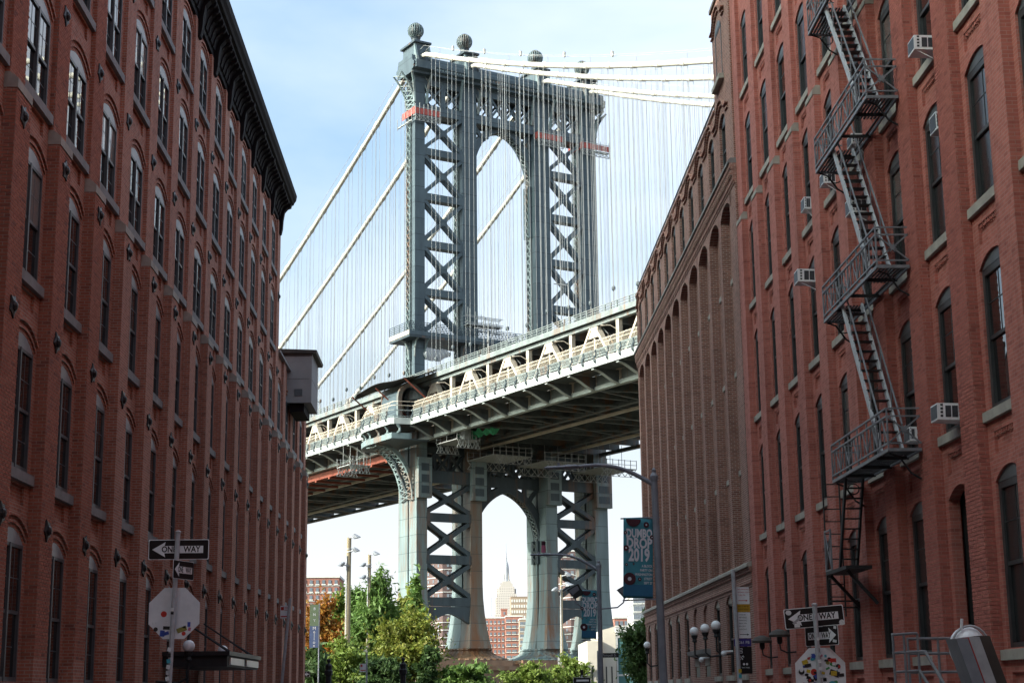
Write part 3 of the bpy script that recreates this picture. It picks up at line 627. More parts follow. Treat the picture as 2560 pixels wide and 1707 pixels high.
for nm, x0, x1, zs, za, w, m, foot, lan, ya in (('upper', COL[1][1], COL[2][0], 72.0, 79.7, 0.95, 'steel_tower', 64.5, False, 0.9), ('lower', LCOL[1][1], LCOL[2][0], 20.6, 27.3, 1.05, 'steel_dark', 17.6, True, 1.8)):
    mb, I, O_ = pointed(x0, x1, zs, za, ya, 0.45, w, lan); mb.build('pointed_arch', m, tw)
    mb, _, _ = pointed(x0, x1, zs, za, ya+1.3, 0.4, w, lan); mb.build('pointed_arch', m, tw)
    lat = MB()
    for k in range(len(I)-1):
        p, q = Vector(I[k]), Vector(I[k+1])
        lat.bar((p.x, ya+0.4, p.z), (q.x, ya+1.35, q.z), 0.12, 0.12); lat.bar((q.x, ya+0.4, q.z), (p.x, ya+1.35, p.z), 0.12, 0.12)
    lat.build('arch_lattice', 'steel_leg', tw)
    for x, s_ in ((x0, 1), (x1, -1)):
        a, b = sorted((x-0.15*s_, x+0.36*s_))
        if s_ < 0 or nm == 'upper':
            for y in (ya, ya+1.3): MB().box(a, b, y, y+0.4, foot, zs+0.2).build('arch_pilaster', m, tw)
            lattice(MB(), x+0.34*s_, ya+0.35, ya+1.35, foot, zs, 1.1, 0.12, 0.08).build('arch_lattice', 'steel_leg', tw)
    zt = 80.2 if nm == 'upper' else 28.3
    for s_, xx in ((1, x0), (-1, x1)):
        MB().bar((xx+s_*0.1, ya+0.2, zt-0.2), (xx+s_*1.9, ya+0.2, zt-2.4), 0.55, 0.4, (0,1,0)).build('spandrel_bar', m, tw)
        MB().box(xx+s_*2.3-0.3, xx+s_*2.3+0.3, ya+0.05, ya+0.45, zt-1.9, zt).build('spandrel_post', m, tw)
MB().box(LCOL[1][1], LCOL[2][0], 1.7, 2.4, 27.9, 29.4).build('strut', 'steel_dark', tw)
for xa, xb in ((LCOL[0][1], LCOL[1][0]), (LCOL[2][1], LCOL[3][0])): MB().box(xa, xb, 0.0, 0.6, 27.75, 29.4).build('strut', 'steel_dark', tw)
# --- deep braced girder between the lower arch and the deck
for (xa, xb), n in (((LCOL[0][1], LCOL[1][0]), 3), ((LCOL[1][1], LCOL[2][0]), 5), ((LCOL[2][1], LCOL[3][0]), 3)):
    MB().box(xa, xb, 1.7, 2.4, 32.0, 32.9).build('chord', 'steel_dark', tw)
    for k in range(n):
        u0, u1 = xa+(xb-xa)*k/n, xa+(xb-xa)*(k+1)/n
        for yy in (1.8, 3.6): MB().bar((u0, yy, 29.3), (u1, yy, 32.1), 0.34, 0.34, (0,1,0)).build('diagonal', 'steel_dark', tw); MB().bar((u1, yy+0.1, 29.3), (u0, yy+0.1, 32.1), 0.34, 0.34, (0,1,0)).build('diagonal', 'steel_dark', tw)
        if k: MB().box(u0-0.2, u0+0.2, 1.75, 2.35, 29.3, 32.1).build('girder_post', 'steel_dark', tw)
# --- top girder: chords, posts, X panels
X0, X3 = COL[0][0], COL[3][1]
for z0, z1, y0, y1 in ((79.95, 81.3, 0.05, 0.5), (84.2, 85.4, 0.05, 0.5), (79.9, 81.2, 2.2, 2.6), (84.2, 85.4, 2.2, 2.6)):
    MB().box(X0+0.1, X3-0.1, y0, y1, z0, z1).build('chord', 'steel_tower', tw)
MB().box(X0+0.1, X3-0.1, 0.5, 2.2, 84.6, 84.9).build('chord_web', 'steel_dark', tw)
MB().box(X0+0.1, X3-0.1, 0.5, 2.2, 80.0, 80.25).build('chord_web', 'steel_dark', tw)
for (a, b), n in (((COL[0][1], COL[1][0]), 2), ((COL[1][1], COL[2][0]), 4), ((COL[2][1], COL[3][0]), 2)):
    for k in range(n):
        u0, u1 = a+(b-a)*k/n, a+(b-a)*(k+1)/n
        for y, m in ((0.12, 'steel_tower'), (2.3, 'steel_dark')):
            MB().bar((u0, y, 81.2), (u1, y, 84.3), 0.30, 0.3, (0,1,0)).build('diagonal', m, tw); MB().bar((u1, y+0.1, 81.2), (u0, y+0.1, 84.3), 0.30, 0.3, (0,1,0)).build('diagonal', m, tw)
        for y in (0.10,):
            um = (u0+u1)/2
            MB().bar((u0, 1.2, 82.75), (um, 1.2, 84.3), 0.2, 0.2, (0,1,0)).build('diagonal', 'steel_dark', tw); MB().bar((um, 1.2, 81.2), (u1, 1.2, 82.75), 0.2, 0.2, (0,1,0)).build('diagonal', 'steel_dark', tw)
            MB().bar((u1, 1.25, 82.75), (um, 1.25, 84.3), 0.2, 0.2, (0,1,0)).build('diagonal', 'steel_dark', tw); MB().bar((um, 1.25, 81.2), (u0, 1.25, 82.75), 0.2, 0.2, (0,1,0)).build('diagonal', 'steel_dark', tw)
        if k: MB().box(u0-0.35, u0+0.35, 0.08, 0.5, 81.2, 84.3).build('girder_post', 'steel_tower', tw)
# --- cornice, pedestals, ball finials
cp = [(-0.3,85.4),(-0.9,85.4),(-0.9,85.75),(-1.35,85.9),(-1.35,86.3),(-1.5,86.45),(-1.5,86.85),(-1.1,87.0),(-0.9,87.9),(-0.6,88.1),(3.2,88.1),(3.5,87.0),(3.9,86.85),(3.9,86.45),(3.6,86.3),(3.0,85.4)]
MB().prism([(X0-1.0, y, z) for y, z in cp], (X3-X0+2.0, 0, 0)).build('cornice', 'steel_tower', tw)
den = MB().box(0, 0.22, -1.42, -1.30, 86.05, 86.3).mesh('dentil', 'steel_leg')
for i in range(70): put('dentil', den, tw, (X0-0.95+i*0.46, 0, 0))
for i, c in enumerate(CEN):
    h = 1.5 if i in (0, 3) else 1.35
    MB().box(c-h, c+h, -1.75, 4.1, 85.9, 87.05).build('cornice_break', 'steel_tower', tw)
    MB().prism([(c-h*0.95, -1.3, 87.0), (c+h*0.95, -1.3, 87.0), (c+h*0.72, -0.6, 88.3), (c+h*0.66, -0.5, 90.0), (c-h*0.66, -0.5, 90.0), (c-h*0.72, -0.6, 88.3)], (0, 3.8, 0)).build('pedestal', 'steel_tower', tw)
    MB().box(c-h*0.92, c+h*0.92, -0.9, 3.5, 90.0, 90.28).build('pedestal_cap', 'steel_dark', tw)
    MB().cyl((c, -0.62, 88.5), (c, -0.30, 88.5), 0.85, 20).build('saddle_ring', 'steel_tower', tw)
    for sx_ in (-1, 1): MB().prism([(c+sx_*h*0.62, -1.5, 87.05), (c+sx_*h*0.62, -0.62, 89.8), (c+sx_*h*0.62, -0.5, 89.8), (c+sx_*h*0.62, -0.5, 87.05)], (sx_*0.3, 0, 0)).build('scroll', 'steel_leg', tw)
    fz = 90.28
    MB().lathe([(1.3, 0), (1.25, 0.12), (0.85, 0.3), (0.62, 0.7), (0.6, 0.95), (0.72, 1.2), (0.3, 1.3)], 16, (c, 1.3, fz)).build('finial_base', 'steel_dark', tw)
    R_f = 1.12; cz = fz+2.3
    MB().sphere((c, 1.3, cz), R_f*0.78, 14, 8).build('finial_core', 'steel_dark', tw, smooth=True)
    for j in range(20):
        an = 2*PI*j/20; pts = [(c+R_f*math.sin(p)*math.cos(an), 1.3+R_f*math.sin(p)*math.sin(an), cz-R_f*math.cos(p)) for p in [PI*(0.10+0.80*q/8) for q in range(9)]]
        MB().tube(pts, 0.085, 4).build('finial_rib', 'steel_leg', tw)
    MB().lathe([(0.5, 0), (0.45, 0.14), (0.05, 0.2)], 12, (c, 1.3, cz+R_f-0.12)).build('finial_cap', 'steel_dark', tw)
    # curved consoles under the cornice
    for sx_, x in ((-1, COL[i][0]), (1, COL[i][1])):
        pts = [(x+sx_*0.05, 0.0, 81.3), (x+sx_*0.12, 0.0, 83.0), (x+sx_*0.4, -0.3, 84.4), (x+sx_*0.95, -0.9, 85.5)] if i in (0, 3) and (sx_ < 0) == (i == 0) else [(x+sx_*0.3, -0.05, 81.3), (x+sx_*0.32, -0.2, 83.0), (x+sx_*0.4, -0.6, 84.4), (x+sx_*0.5, -1.2, 85.5)]
        MB().tube(pts, 0.2, 6).build('console', 'steel_leg', tw)
        for q in range(3): MB().bar(pts[q], (x, 0.1, pts[q+1][2]), 0.14, 0.14).build('console_bar', 'steel_leg', tw)
for x_, sx_, m_ in ((COL[0][0], -1, 'steel_leg'), (COL[3][1], 1, 'steel_dark')):      # curved latticed brackets at the outer corners
    cv = [(x_+sx_*(0.05+2.1*(t/8)**2.4), 80.3+5.2*(t/8)) for t in range(9)]
    for y in (0.1, 2.5):
        MB().tube([(x, y, z) for x, z in cv], 0.13, 5).build('corner_bracket', m_, tw)
        for q in range(3, 8): MB().bar((cv[q][0], y, cv[q][1]), (x_, y, cv[q-2][1]), 0.12, 0.12).build('corner_bracket_web', m_, tw)
    for q in range(8): MB().bar((cv[q][0], 0.1, cv[q][1]), (cv[q+1][0], 2.5, cv[q+1][1]), 0.1, 0.14).build('corner_bracket_web', m_, tw); MB().bar((cv[q+1][0], 0.1, cv[q+1][1]), (cv[q][0], 2.5, cv[q][1]), 0.1, 0.14).build('corner_bracket_web', m_, tw)
# --- balcony round the legs above the deck
MB().box(X0-1.5, X3+1.5, -1.3, 4.6, 47.2, 48.0).build('balcony', 'steel_dark', tw)
MB().box(X0-1.55, X3+1.55, -1.36, -1.25, 47.5, 48.1).build('balcony_edge', 'steel_tower', tw)
MB().box(X0-1.56, X0-1.45, -1.3, 4.6, 47.5, 48.1).build('balcony_edge', 'steel_cream', tw)
def railing(p, q, h, parent, m='steel_tower', step=1.2, bars=3, mesh=None):
    p, q = Vector(p), Vector(q); n = max(2, int((q-p).length/step))
    for i in range(n+1): c = p+(q-p)*i/n; MB().cyl(c, c+Vector((0,0,h)), 0.06, 5).build('railing_post', m, parent)
    for k in range(1, bars+1): z = Vector((0,0,h*k/bars)); MB().cyl(p+z, q+z, 0.05, 5).build('rail', m, parent)
railing((X0-1.5, -1.3, 48.0), (X3+1.5, -1.3, 48.0), 1.3, tw, bars=5, step=2.0); railing((X0-1.5, -1.3, 48.0), (X0-1.5, 4.6, 48.0), 1.3, tw, bars=5)
lat = MB()
for i in range(64): x = X0-1.5+i*0.53; lat.bar((x, -1.3, 48.05), (x+0.6, -1.3, 49.2), 0.05, 0.05); lat.bar((x+0.6, -1.31, 48.05), (x, -1.31, 49.2), 0.05, 0.05)
o = lat.build('railing_lattice', 'steel_tower', tw); o['kind'] = 'stuff'
for i in range(4):
    a, b = COL[i]
    for x in (a-0.05, b+0.05): MB().tube([(x, -0.05, 44.8), (x, -0.1, 46.0), (x, -0.5, 46.9), (x, -1.2, 47.3)], 0.14, 5).build('balcony_bracket', 'steel_leg', tw)
MB().tube([(-1.9, 1.5, 44.6), (-2.0, 1.5, 46.0), (-2.5, 1.5, 46.9), (-3.2, 1.5, 47.3)], 0.2, 6).build('balcony_bracket', 'steel_leg', tw)
# --- stone pier
def stone(x0, x1, y0, z0, z1, ex): MB().prism([(x0-ex, y0-ex, z0), (x1+ex, y0-ex, z0), (x1+ex, 9+ex, z0), (x0-ex, 9+ex, z0)], (0, 0, z1-z0)).build('stone_course', 'granite', tw)
for x0, x1 in ((-6.5, 11.6), (13.2, 34)):
    stone(x0, x1, -2.6, 3.55, 4.32, 0.0); stone(x0, x1, -2.6, 3.0, 3.53, 0.75); stone(x0, x1, -2.6, GZ-0.16, 2.98, 0.1)
MB().box(11.0, 14.0, -1.6, 9, GZ-0.16, 3.9).build('stone_course', 'granite', tw)
# ------------------------------------------------------------------ deck: local y = away from camera, so s = -y
dk = bthing('bridge_deck', 'pale steel bridge deck with A shaped trusses and caged footway crossing behind the street', 'bridge deck')
MOD = 4.72; S0, S1 = -36, 21            # panel points, negative = towards the camera
YA, YB = S0*MOD/1.0, S1*MOD
YA, YB = -95.0, 165.0
off = -23.47 % (2*MOD)
def D(name, mb, m, **k): return mb.build(name, m, dk, **k)
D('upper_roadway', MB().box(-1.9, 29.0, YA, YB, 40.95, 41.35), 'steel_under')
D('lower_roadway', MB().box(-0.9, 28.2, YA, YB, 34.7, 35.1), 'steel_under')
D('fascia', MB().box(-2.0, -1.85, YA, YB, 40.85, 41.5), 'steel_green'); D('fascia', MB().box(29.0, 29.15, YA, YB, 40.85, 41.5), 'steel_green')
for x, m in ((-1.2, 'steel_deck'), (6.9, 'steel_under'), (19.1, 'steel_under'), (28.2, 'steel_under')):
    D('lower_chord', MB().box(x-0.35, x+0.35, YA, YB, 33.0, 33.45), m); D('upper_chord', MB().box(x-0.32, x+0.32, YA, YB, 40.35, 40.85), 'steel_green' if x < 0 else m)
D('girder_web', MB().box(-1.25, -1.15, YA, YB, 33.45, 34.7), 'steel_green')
fb = MB().box(-1.2, 28.3, -0.22, 0.22, 33.3, 34.7).mesh('floor_beam', 'steel_under')
fb2 = MB().box(-1.4, 28.6, -0.18, 0.18, 39.9, 40.95).mesh('floor_beam', 'steel_under')
# cantilever bracket with curved lower edge carrying the footway
n = 10; top = [(-1.2-3.7*i/n, -0.09, 34.55) for i in range(n+1)]
low = [(-1.2-3.7*i/n, -0.09, 33.05+1.3*(0.5-0.5*math.cos(PI*i/n))) for i in range(n+1)]
brm = MB().ringsector(top, low, (0, 0.18, 0)).mesh('bracket', 'steel_under')
flm = MB().ringsector([(p[0], -0.25, p[2]+0.02) for p in low], [(p[0], -0.25, p[2]-0.07) for p in low], (0, 0.5, 0)).mesh('bracket_flange', 'steel_deck')
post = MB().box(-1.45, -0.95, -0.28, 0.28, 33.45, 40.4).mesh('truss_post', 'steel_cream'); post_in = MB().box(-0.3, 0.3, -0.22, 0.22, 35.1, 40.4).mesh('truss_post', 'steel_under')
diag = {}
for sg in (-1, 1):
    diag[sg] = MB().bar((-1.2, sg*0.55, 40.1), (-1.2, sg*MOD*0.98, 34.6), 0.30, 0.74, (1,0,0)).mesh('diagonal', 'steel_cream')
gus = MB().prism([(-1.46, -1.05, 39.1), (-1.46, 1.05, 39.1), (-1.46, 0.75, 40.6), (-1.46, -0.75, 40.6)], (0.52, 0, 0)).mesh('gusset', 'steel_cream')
thin = MB().box(-1.32, -1.08, -0.12, 0.12, 33.5, 39.2).mesh('hanger_post', 'steel_cream')
lacing = {}
for sg in (-1, 1):
    mb = MB()
    for i in range(9):
        a = Vector((-0.75, sg*0.55, 40.1)); b = Vector((-0.75, sg*MOD*0.98, 34.6)); p, q = a+(b-a)*i/9, a+(b-a)*(i+1)/9
        mb.bar(p+Vector((0.16 if i % 2 else -0.16, sg*0.3, 0)), q+Vector((-0.16 if i % 2 else 0.16, sg*0.3, 0)), 0.09, 0.09)
    lacing[sg] = mb.mesh('lacing', 'steel_under')
def apex_list(): 
    y = -23.47-2*MOD*8
    while y < YB: 
        if y > YA: yield y
        y += 2*MOD
for y in apex_list():
    near = -2.4 < y < 5.4
    for yy in (y, y+MOD):
        if yy < YB:
            put('floor_beam', fb, dk, (0, yy, 0)); put('floor_beam', fb2, dk, (0, yy, 0))
            if not (-3.5 < yy < 7.0): put('bracket', brm, dk, (0, yy, 0)); put('bracket_flange', flm, dk, (0, yy, 0))
            put('truss_post', post_in, dk, (6.9, yy, 0)); put('truss_post', post_in, dk, (28.2, yy, 0))
    if not (-2.5 < y < 4.0):
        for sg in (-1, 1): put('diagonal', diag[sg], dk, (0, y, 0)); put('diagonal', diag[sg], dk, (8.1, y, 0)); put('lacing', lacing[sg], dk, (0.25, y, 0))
        put('gusset', gus, dk, (0, y, 0)); put('hanger_post', thin, dk, (0, y, 0))
    if y+MOD < YB and not (-2.0 < y+MOD < 3.0): put('truss_post', post, dk, (0, y+MOD, 0))
for x in (2.4, 4.6, 10.5, 13.0, 15.5, 22.0, 24.5): D('stringer', MB().box(x-0.15, x+0.15, YA, YB, 34.0, 34.7), 'steel_under')
for k, y in enumerate(apex_list()):   # bottom laterals
    if -20 < y < 20: continue
    D('lateral', MB().bar((-1.0, y, 33.15), (28.2, y+2*MOD, 33.15), 0.35, 0.2), 'steel_under'); D('lateral', MB().bar((28.2, y, 33.12), (-1.0, y+2*MOD, 33.12), 0.35, 0.2), 'steel_under')
for x in (8.0, 20.0): D('service_rail', MB().box(x-0.2, x+0.2, YA, YB, 32.5, 32.8), 'steel_cream')
# footway with S-posts, rails, mesh panels and high cage; bulges out round the tower leg
def fx(y):                       # outer edge of the footway
    d = y-1.4
    if d < -6.2 or d > 7.5: return -5.0
    t = min(1.0, (d+6.2)/0.5) if d < 0 else min(1.0, math.cos(min(1, max(0, d-1.0)/6.5)*PI/2)**0.7)
    return -5.0-2.6*t
ys = []
y = YA
while y < YB: ys.append(y); y += MOD/2
def strip(name, f, m):           # swept band along the footway edge
    fine = []
    for y in ys:
        fine.append(y)
        if -12 < y < 14: fine += [y+MOD/2*q/5 for q in range(1, 5)]
    mb = MB()
    A, B, dv = [], [], None
    for y in fine: a, b = f(y); A.append(a); B.append(b)
    V = []; F = []
    for a, b in zip(A, B): (xa, za), (xb, zb_) = a, b; V += [(xa, 0, za), (xb, 0, za), (xb, 0, zb_), (xa, 0, zb_)]
    for i, y in enumerate(fine):
        for q in range(4): V[4*i+q] = (V[4*i+q][0], y, V[4*i+q][2])
    for i in range(len(fine)-1): F += [(4*i+q, 4*i+4+q, 4*i+4+(q+1) % 4, 4*i+(q+1) % 4) for q in range(4)]
    F += [(3,2,1,0), tuple(range(len(V)-4, len(V)))]
    mb.add(V, F); return D(name, mb, m)
strip('footway_fascia', lambda y: ((fx(y), 34.5), (fx(y)+0.2, 35.35)), 'steel_deck')
strip('footway_floor', lambda y: ((fx(y)+0.2, 34.75), (-1.3, 34.95)), 'steel_under')
strip('handrail', lambda y: ((fx(y)+0.02, 36.28), (fx(y)+0.14, 36.4)), 'steel_green')
strip('handrail', lambda y: ((fx(y)+0.02, 35.5), (fx(y)+0.12, 35.58)), 'steel_green')
for dz, dx in ((36.95, 0.25), (37.5, 0.55)): strip('cage_rail', lambda y: ((fx(y)+dx, dz), (fx(y)+dx+0.07, dz+0.07)), 'steel_cream')
for dz in (41.75, 42.05, 42.3): D('roadway_rail', MB().box(-1.95, -1.86, YA, YB, dz-0.08, dz), 'steel_green')
rp_ = MB().box(-2.0, -1.85, -0.06, 0.06, 41.5, 42.3).mesh('rail_post', 'steel_green')
spm = MB().tube([(0.0, 0, 34.9), (-0.18, 0, 35.1), (-0.14, 0, 35.5), (0.1, 0, 35.9), (0.02, 0, 36.35)], 0.10, 5).mesh('railing_post', 'steel_dark')
cgm = MB().tube([(0.08, 0, 36.35), (0.25, 0, 36.95), (0.55, 0, 37.5), (0.9, 0, 37.75)], 0.035, 5).mesh('cage_post', 'steel_cream')
pnl = MB()
for i in range(9): pnl.box(-0.02, 0.02, 0.14+i*0.24, 0.20+i*0.24, 35.62, 36.26)
pnl.box(-0.025, 0.025, 0.1, MOD/2-0.1, 35.6, 35.66); pnl.box(-0.025, 0.025, 0.1, MOD/2-0.1, 36.2, 36.26); pnl.box(-0.021, 0.021, 0.1, MOD/2-0.1, 35.9, 35.95)
for i in range(4): pnl.bar((0, 0.2+i*0.5, 35.66), (0, 0.7+i*0.5, 36.2), 0.04, 0.05, (1,0,0)); pnl.bar((0, 0.7+i*0.5, 35.66), (0, 0.2+i*0.5, 36.2), 0.04, 0.05, (1,0,0))
pnl = pnl.mesh('railing_panel', 'steel_green')
# fine wire mesh as see-through sheet with real holes left to the material
m, t, b = principled('wire_mesh', (0.40, 0.33, 0.25), 0.6); tr = nd(t, 'ShaderNodeBsdfTransparent'); mxs = nd(t, 'ShaderNodeMixShader'); mxs.inputs[0].default_value = 0.24
o_ = t.nodes['Material Output']; t.links.new(tr.outputs[0], mxs.inputs[1]); t.links.new(b.outputs[0], mxs.inputs[2]); t.links.new(mxs.outputs[0], o_.inputs['Surface'])
for i, y in enumerate(ys[:-1]):
    x = fx(y); an = math.atan2(fx(y)-fx(y+MOD/2), MOD/2); put('railing_post', spm, dk, (x-0.02, y, 0)); put('cage_post', cgm, dk, (x, y, 0)); put('rail_post', rp_, dk, (0, y, 0))
    if abs(fx(y)-fx(y+MOD/2)) < 1.2:
        put('railing_panel', pnl, dk, (x+0.08, y, 0), (0, 0, an))
        x2 = fx(y+MOD/2); y2 = y+MOD/2-0.06
        D('cage_mesh', MB().add([(x+0.12, y+0.05, 36.42), (x2+0.12, y2, 36.42), (x2+0.56, y2, 37.48), (x+0.56, y+0.05, 37.48)], [(0,1,2,3)]), 'wire_mesh')
    if i % 2 == 0: put('rail_post', rp_, dk, (0, y+MOD/4, 0))
# bulge: lower gallery, posts and the big curved console carrying it off the leg
strip2 = [(-7.6, y) for y in (-4.8, -2, 0, 2)]
gal = MB(); P_ = [(fx(y)+0.1, y) for y in [-4.75+0.5*i for i in range(27)]]
gal.ringsector([(x, y, 32.6) for x, y in P_], [(x+0.35, y, 32.6) for x, y in P_], (0, 0, 0.75)); D('gallery_edge', gal, 'steel_leg')
D('gallery_floor', MB().prism([(x+0.3, y, 32.5) for x, y in P_]+[(-2.2, 8.2, 32.5), (-2.2, -4.75, 32.5)], (0, 0, 0.15)), 'steel_dark')
for y in (-4.4, -2.0, 0.6, 3.2, 5.4): D('gallery_post', MB().tube([(fx(y)+0.35, y, 33.3), (fx(y)+0.7, y, 33.6), (fx(y)+0.7, y, 34.0), (fx(y)+0.3, y, 34.5)], 0.2, 6), 'steel_leg')
for yy in (0.6, 3.9):
    Pc = [(-1.75-0.12-5.2*(1-math.cos(t*PI/2)), yy, 25.4+7.0*math.sin(t*PI/2)) for t in [i/10 for i in range(11)]]
    Pd = [(-1.75-0.02-4.6*(1-math.cos(t*PI/2)), yy, 26.6+6.0*math.sin(t*PI/2)) for t in [i/10 for i in range(11)]]
    D('console', MB().ringsector(Pc, Pd, (0, 0.35, 0)), 'steel_leg')
Pc = [(-1.8-5.2*(1-math.cos(t*PI/2)), 0.9, 25.4+7.0*math.sin(t*PI/2)) for t in [i/14 for i in range(15)]]
lat = MB()
for k in range(14): p, q = Pc[k], Pc[k+1]; lat.bar((p[0], 0.95, p[2]), (q[0], 3.9, q[2]), 0.2, 0.14); lat.bar((q[0], 0.95, q[2]), (p[0], 3.9, p[2]), 0.2, 0.14)
D('console_lattice', lat, 'steel_leg')
for z0, z1, x1 in ((26.6, 30.2, -3.6), (28.4, 31.4, -4.4), (30.0, 32.3, -5.4)): D('console_bar', MB().bar((-1.8, 2.2, z0), (x1, 2.2, z1), 0.35, 0.3), 'steel_dark')
# portal: half-round hooded arch the footway passes through
cz, R1, R2, xc = 38.4, 1.35, 1.95, -3.6
arcp = [PI*i/16 for i in range(17)]
for yy, th in ((-2.3, 0.5),):
    D('portal_arch', MB().ringsector([(xc-R2*math.cos(a), yy, cz+R2*1.1*math.sin(a)) for a in arcp], [(xc-R1*math.cos(a), yy, cz+R1*1.2*math.sin(a)) for a in arcp], (0, th, 0)), 'steel_leg')
    for x in (xc-R2, xc+R1): D('portal_jamb', MB().box(x, x+0.6, yy, yy+th, 34.95, cz+0.02), 'steel_leg')
D('portal_wall', MB().box(xc-R1, xc+R1, 3.6, 3.9, 34.95, cz+1.2), 'steel_dark')
D('portal_vault', MB().ringsector([(xc-R1*1.04*math.cos(a), -1.8, cz+R1*1.24*math.sin(a)) for a in arcp], [(xc-R1*math.cos(a), -1.8, cz+R1*1.2*math.sin(a)) for a in arcp], (0, 5.4, 0)), 'steel_tower')
D('portal_side', MB().box(xc-R1-0.08, xc-R1, -1.8, 3.6, 34.95, cz), 'steel_tower')
D('portal_shelf', MB().box(xc+0.9, -1.4, -2.5, -0.4, 38.0, 38.5), 'steel_leg'); D('portal_dome', MB().lathe([(1.7, 0), (1.6, 0.7), (1.3, 1.4), (0.7, 1.95), (0.05, 2.1)], 16, (xc+1.7, -0.6, 38.5)), 'steel_green')
D('portal_brace', MB().tube([(-1.5, -2.2, 35.2), (-1.55, -2.2, 36.6), (-2.0, -2.2, 37.6), (-2.8, -2.2, 38.0)], 0.2, 6), 'steel_leg')
# footway lamps on the posts, roadway lamps above
for y in list(apex_list()):
    yy = y+MOD
    if yy < 60 and not (-4 < yy < 6):
        D('footway_lamp', MB().tube([(-1.5, yy, 38.2), (-1.6, yy, 39.2), (-2.2, yy+0.25, 39.6), (-3.0, yy+0.5, 39.55)], 0.05, 5).lathe([(0.05, 0), (0.28, 0.03), (0.1, 0.16)], 8, (-3.1, yy+0.55, 39.45)), 'steel_cream')
for yy, hgt in ((-14.0, 4.6), (-33.0, 6.2), (38.0, 3.4)):
    D('roadway_lamp', MB().tube([(1.5, yy, 41.3), (1.5, yy, 41.3+hgt), (1.2, yy, 41.5+hgt), (-0.3, yy+0.5, 41.6+hgt)], 0.07, 6), 'rope')
# ------------------------------------------------------------------ main cables with suspender ropes
CN = ['outermost near main cable', 'second main cable counted from the near side', 'third main cable counted from the near side', 'farthest main cable']
for i, c in enumerate(CEN):
    cb = bthing('main_cable', ('white wrapped ' + CN[i] + ' running over the bridge tower'), 'bridge cable', 'main cables of the bridge')
    def zc(y): return 88.75-0.445*-y+0.0011*y*y if y < 0 else 88.75-0.49*y+0.0008*y*y
    pts = [(c, y, zc(y)) for y in range(-92, 151, 3)]
    MB().tube(pts, 0.34, 10).build('cable', 'cable_wrap', cb, smooth=True)
    for sgn in (-1, 1):
        hw = [(c+sgn*0.45, y, zc(y)+1.25) for y in range(-92, 151, 6)]
        MB().tube(hw, 0.028, 4).build('hand_rope', 'rope', cb)
    clamp = MB().cyl((0, -0.4, 0), (0, 0.4, 0), 0.40, 10).mesh('cable_band', 'cable_wrap'); sock = MB().lathe([(0.05, -0.35), (0.2, -0.22), (0.23, 0.0), (0.2, 0.18), (0.05, 0.25)], 8).mesh('socket', 'steel_dark')
    y = -5.0-4.6*18; k = 0
    while y < 148:
        z = zc(y)
        if z > 43.5 and not (-3 < y < 3.5):
            sl = -0.445*-1 if y < 0 else -0.49
            put('cable_band', clamp, cb, (c, y, z), (math.atan(0.445-0.0022*-y) if y < 0 else -math.atan(0.49-0.0016*y), 0, 0))
            low = 33.5 if i in (0, 3) else 40.9
            for dx in (-0.33, 0.33):
                MB().cyl((c+dx, y-0.18, z), (c+dx, y-0.18, 41.0), 0.026, 4, caps=False).build('suspender', 'rope', cb); MB().cyl((c+dx, y+0.95, z), (c+dx, y+0.95, 41.0), 0.026, 4, caps=False).build('suspender', 'rope', cb)
            sz = 43.4+((k*7) % 5)*0.25
            if z > 46: put('socket', sock, cb, (c, y+0.4, sz))
            if k % 2 == 0: MB().cyl((c+0.45, y, z), (c+0.45, y, z+1.25), 0.03, 4).build('stanchion', 'rope', cb)
        y += 4.6; k += 1
    if i == 0:
        for y in (-9.6, -18.0, -27.0, -37.0, -47.0): MB().box(c-0.12, c+0.12, y-0.12, y+0.12, zc(y)+1.1, zc(y)+1.75).build('cable_light', 'cable_wrap', cb)
# ------------------------------------------------------------------ works on the bridge: swing stages, nets, tarp, rigging under the deck
def stage(cx, y, z, w, d, label, ragged):
    st = thing('swing_stage', label, 'scaffold', BO+Vector((0,0,0)), BROT, 'red swing stages hung on the tower legs')
    MB().box(cx-w/2, cx+w/2, y-d, y, z-0.12, z).build('platform', 'scaffold', st)
    MB().box(cx-w/2, cx+w/2, y-d-0.04, y-d, z+0.1, z+0.95).build('mesh_guard', 'red_mesh', st); MB().box(cx-w/2-0.04, cx-w/2, y-d, y+3.2, z+0.1, z+1.1).build('mesh_guard', 'red_mesh', st)
    n = 6
    for i in range(n+1):
        x = cx-w/2+w*i/n
        MB().cyl((x, y-d-0.08, z-0.9), (x, y-d-0.08, z+1.5+0.2*(i % 2)), 0.05, 5).build('pole', 'scaffold', st)
        if i < n: MB().bar((x, y-d, z-0.85), (x+w/n, y-d, z-0.1), 0.07, 0.07).build('truss_bar', 'scaffold', st); MB().bar((x+w/n, y-d, z-0.85), (x, y-d, z-0.1), 0.07, 0.07).build('truss_bar', 'scaffold', st)
    MB().bar((cx-w/2, y-d, z-0.88), (cx+w/2, y-d, z-0.88), 0.1, 0.1).build('truss_chord', 'scaffold', st); MB().bar((cx-w/2, y-d, z+1.1), (cx+w/2, y-d, z+1.1), 0.08, 0.08).build('guard_rail', 'scaffold', st)
    if ragged:
        MB().box(cx-w/2-0.1, cx-w/2+0.1, y, y+4.6, z-0.7, z-0.55).build('side_platform', 'scaffold', st)
        for q in range(5): MB().cyl((cx-w/2-0.15, y+q*1.1, z-1.0), (cx-w/2-0.15, y+q*1.1, z+1.3-0.15*q), 0.05, 5).build('pole', 'scaffold', st)
    return st
stage(-0.2, 0.0, 79.3, 4.0, 0.7, 'red meshed swing stage wrapped round the top of the nearest tower leg', True)
stage(20.3, 0.0, 79.2, 4.4, 0.7, 'red swing stage hung on the third tower leg beside the arch', False)
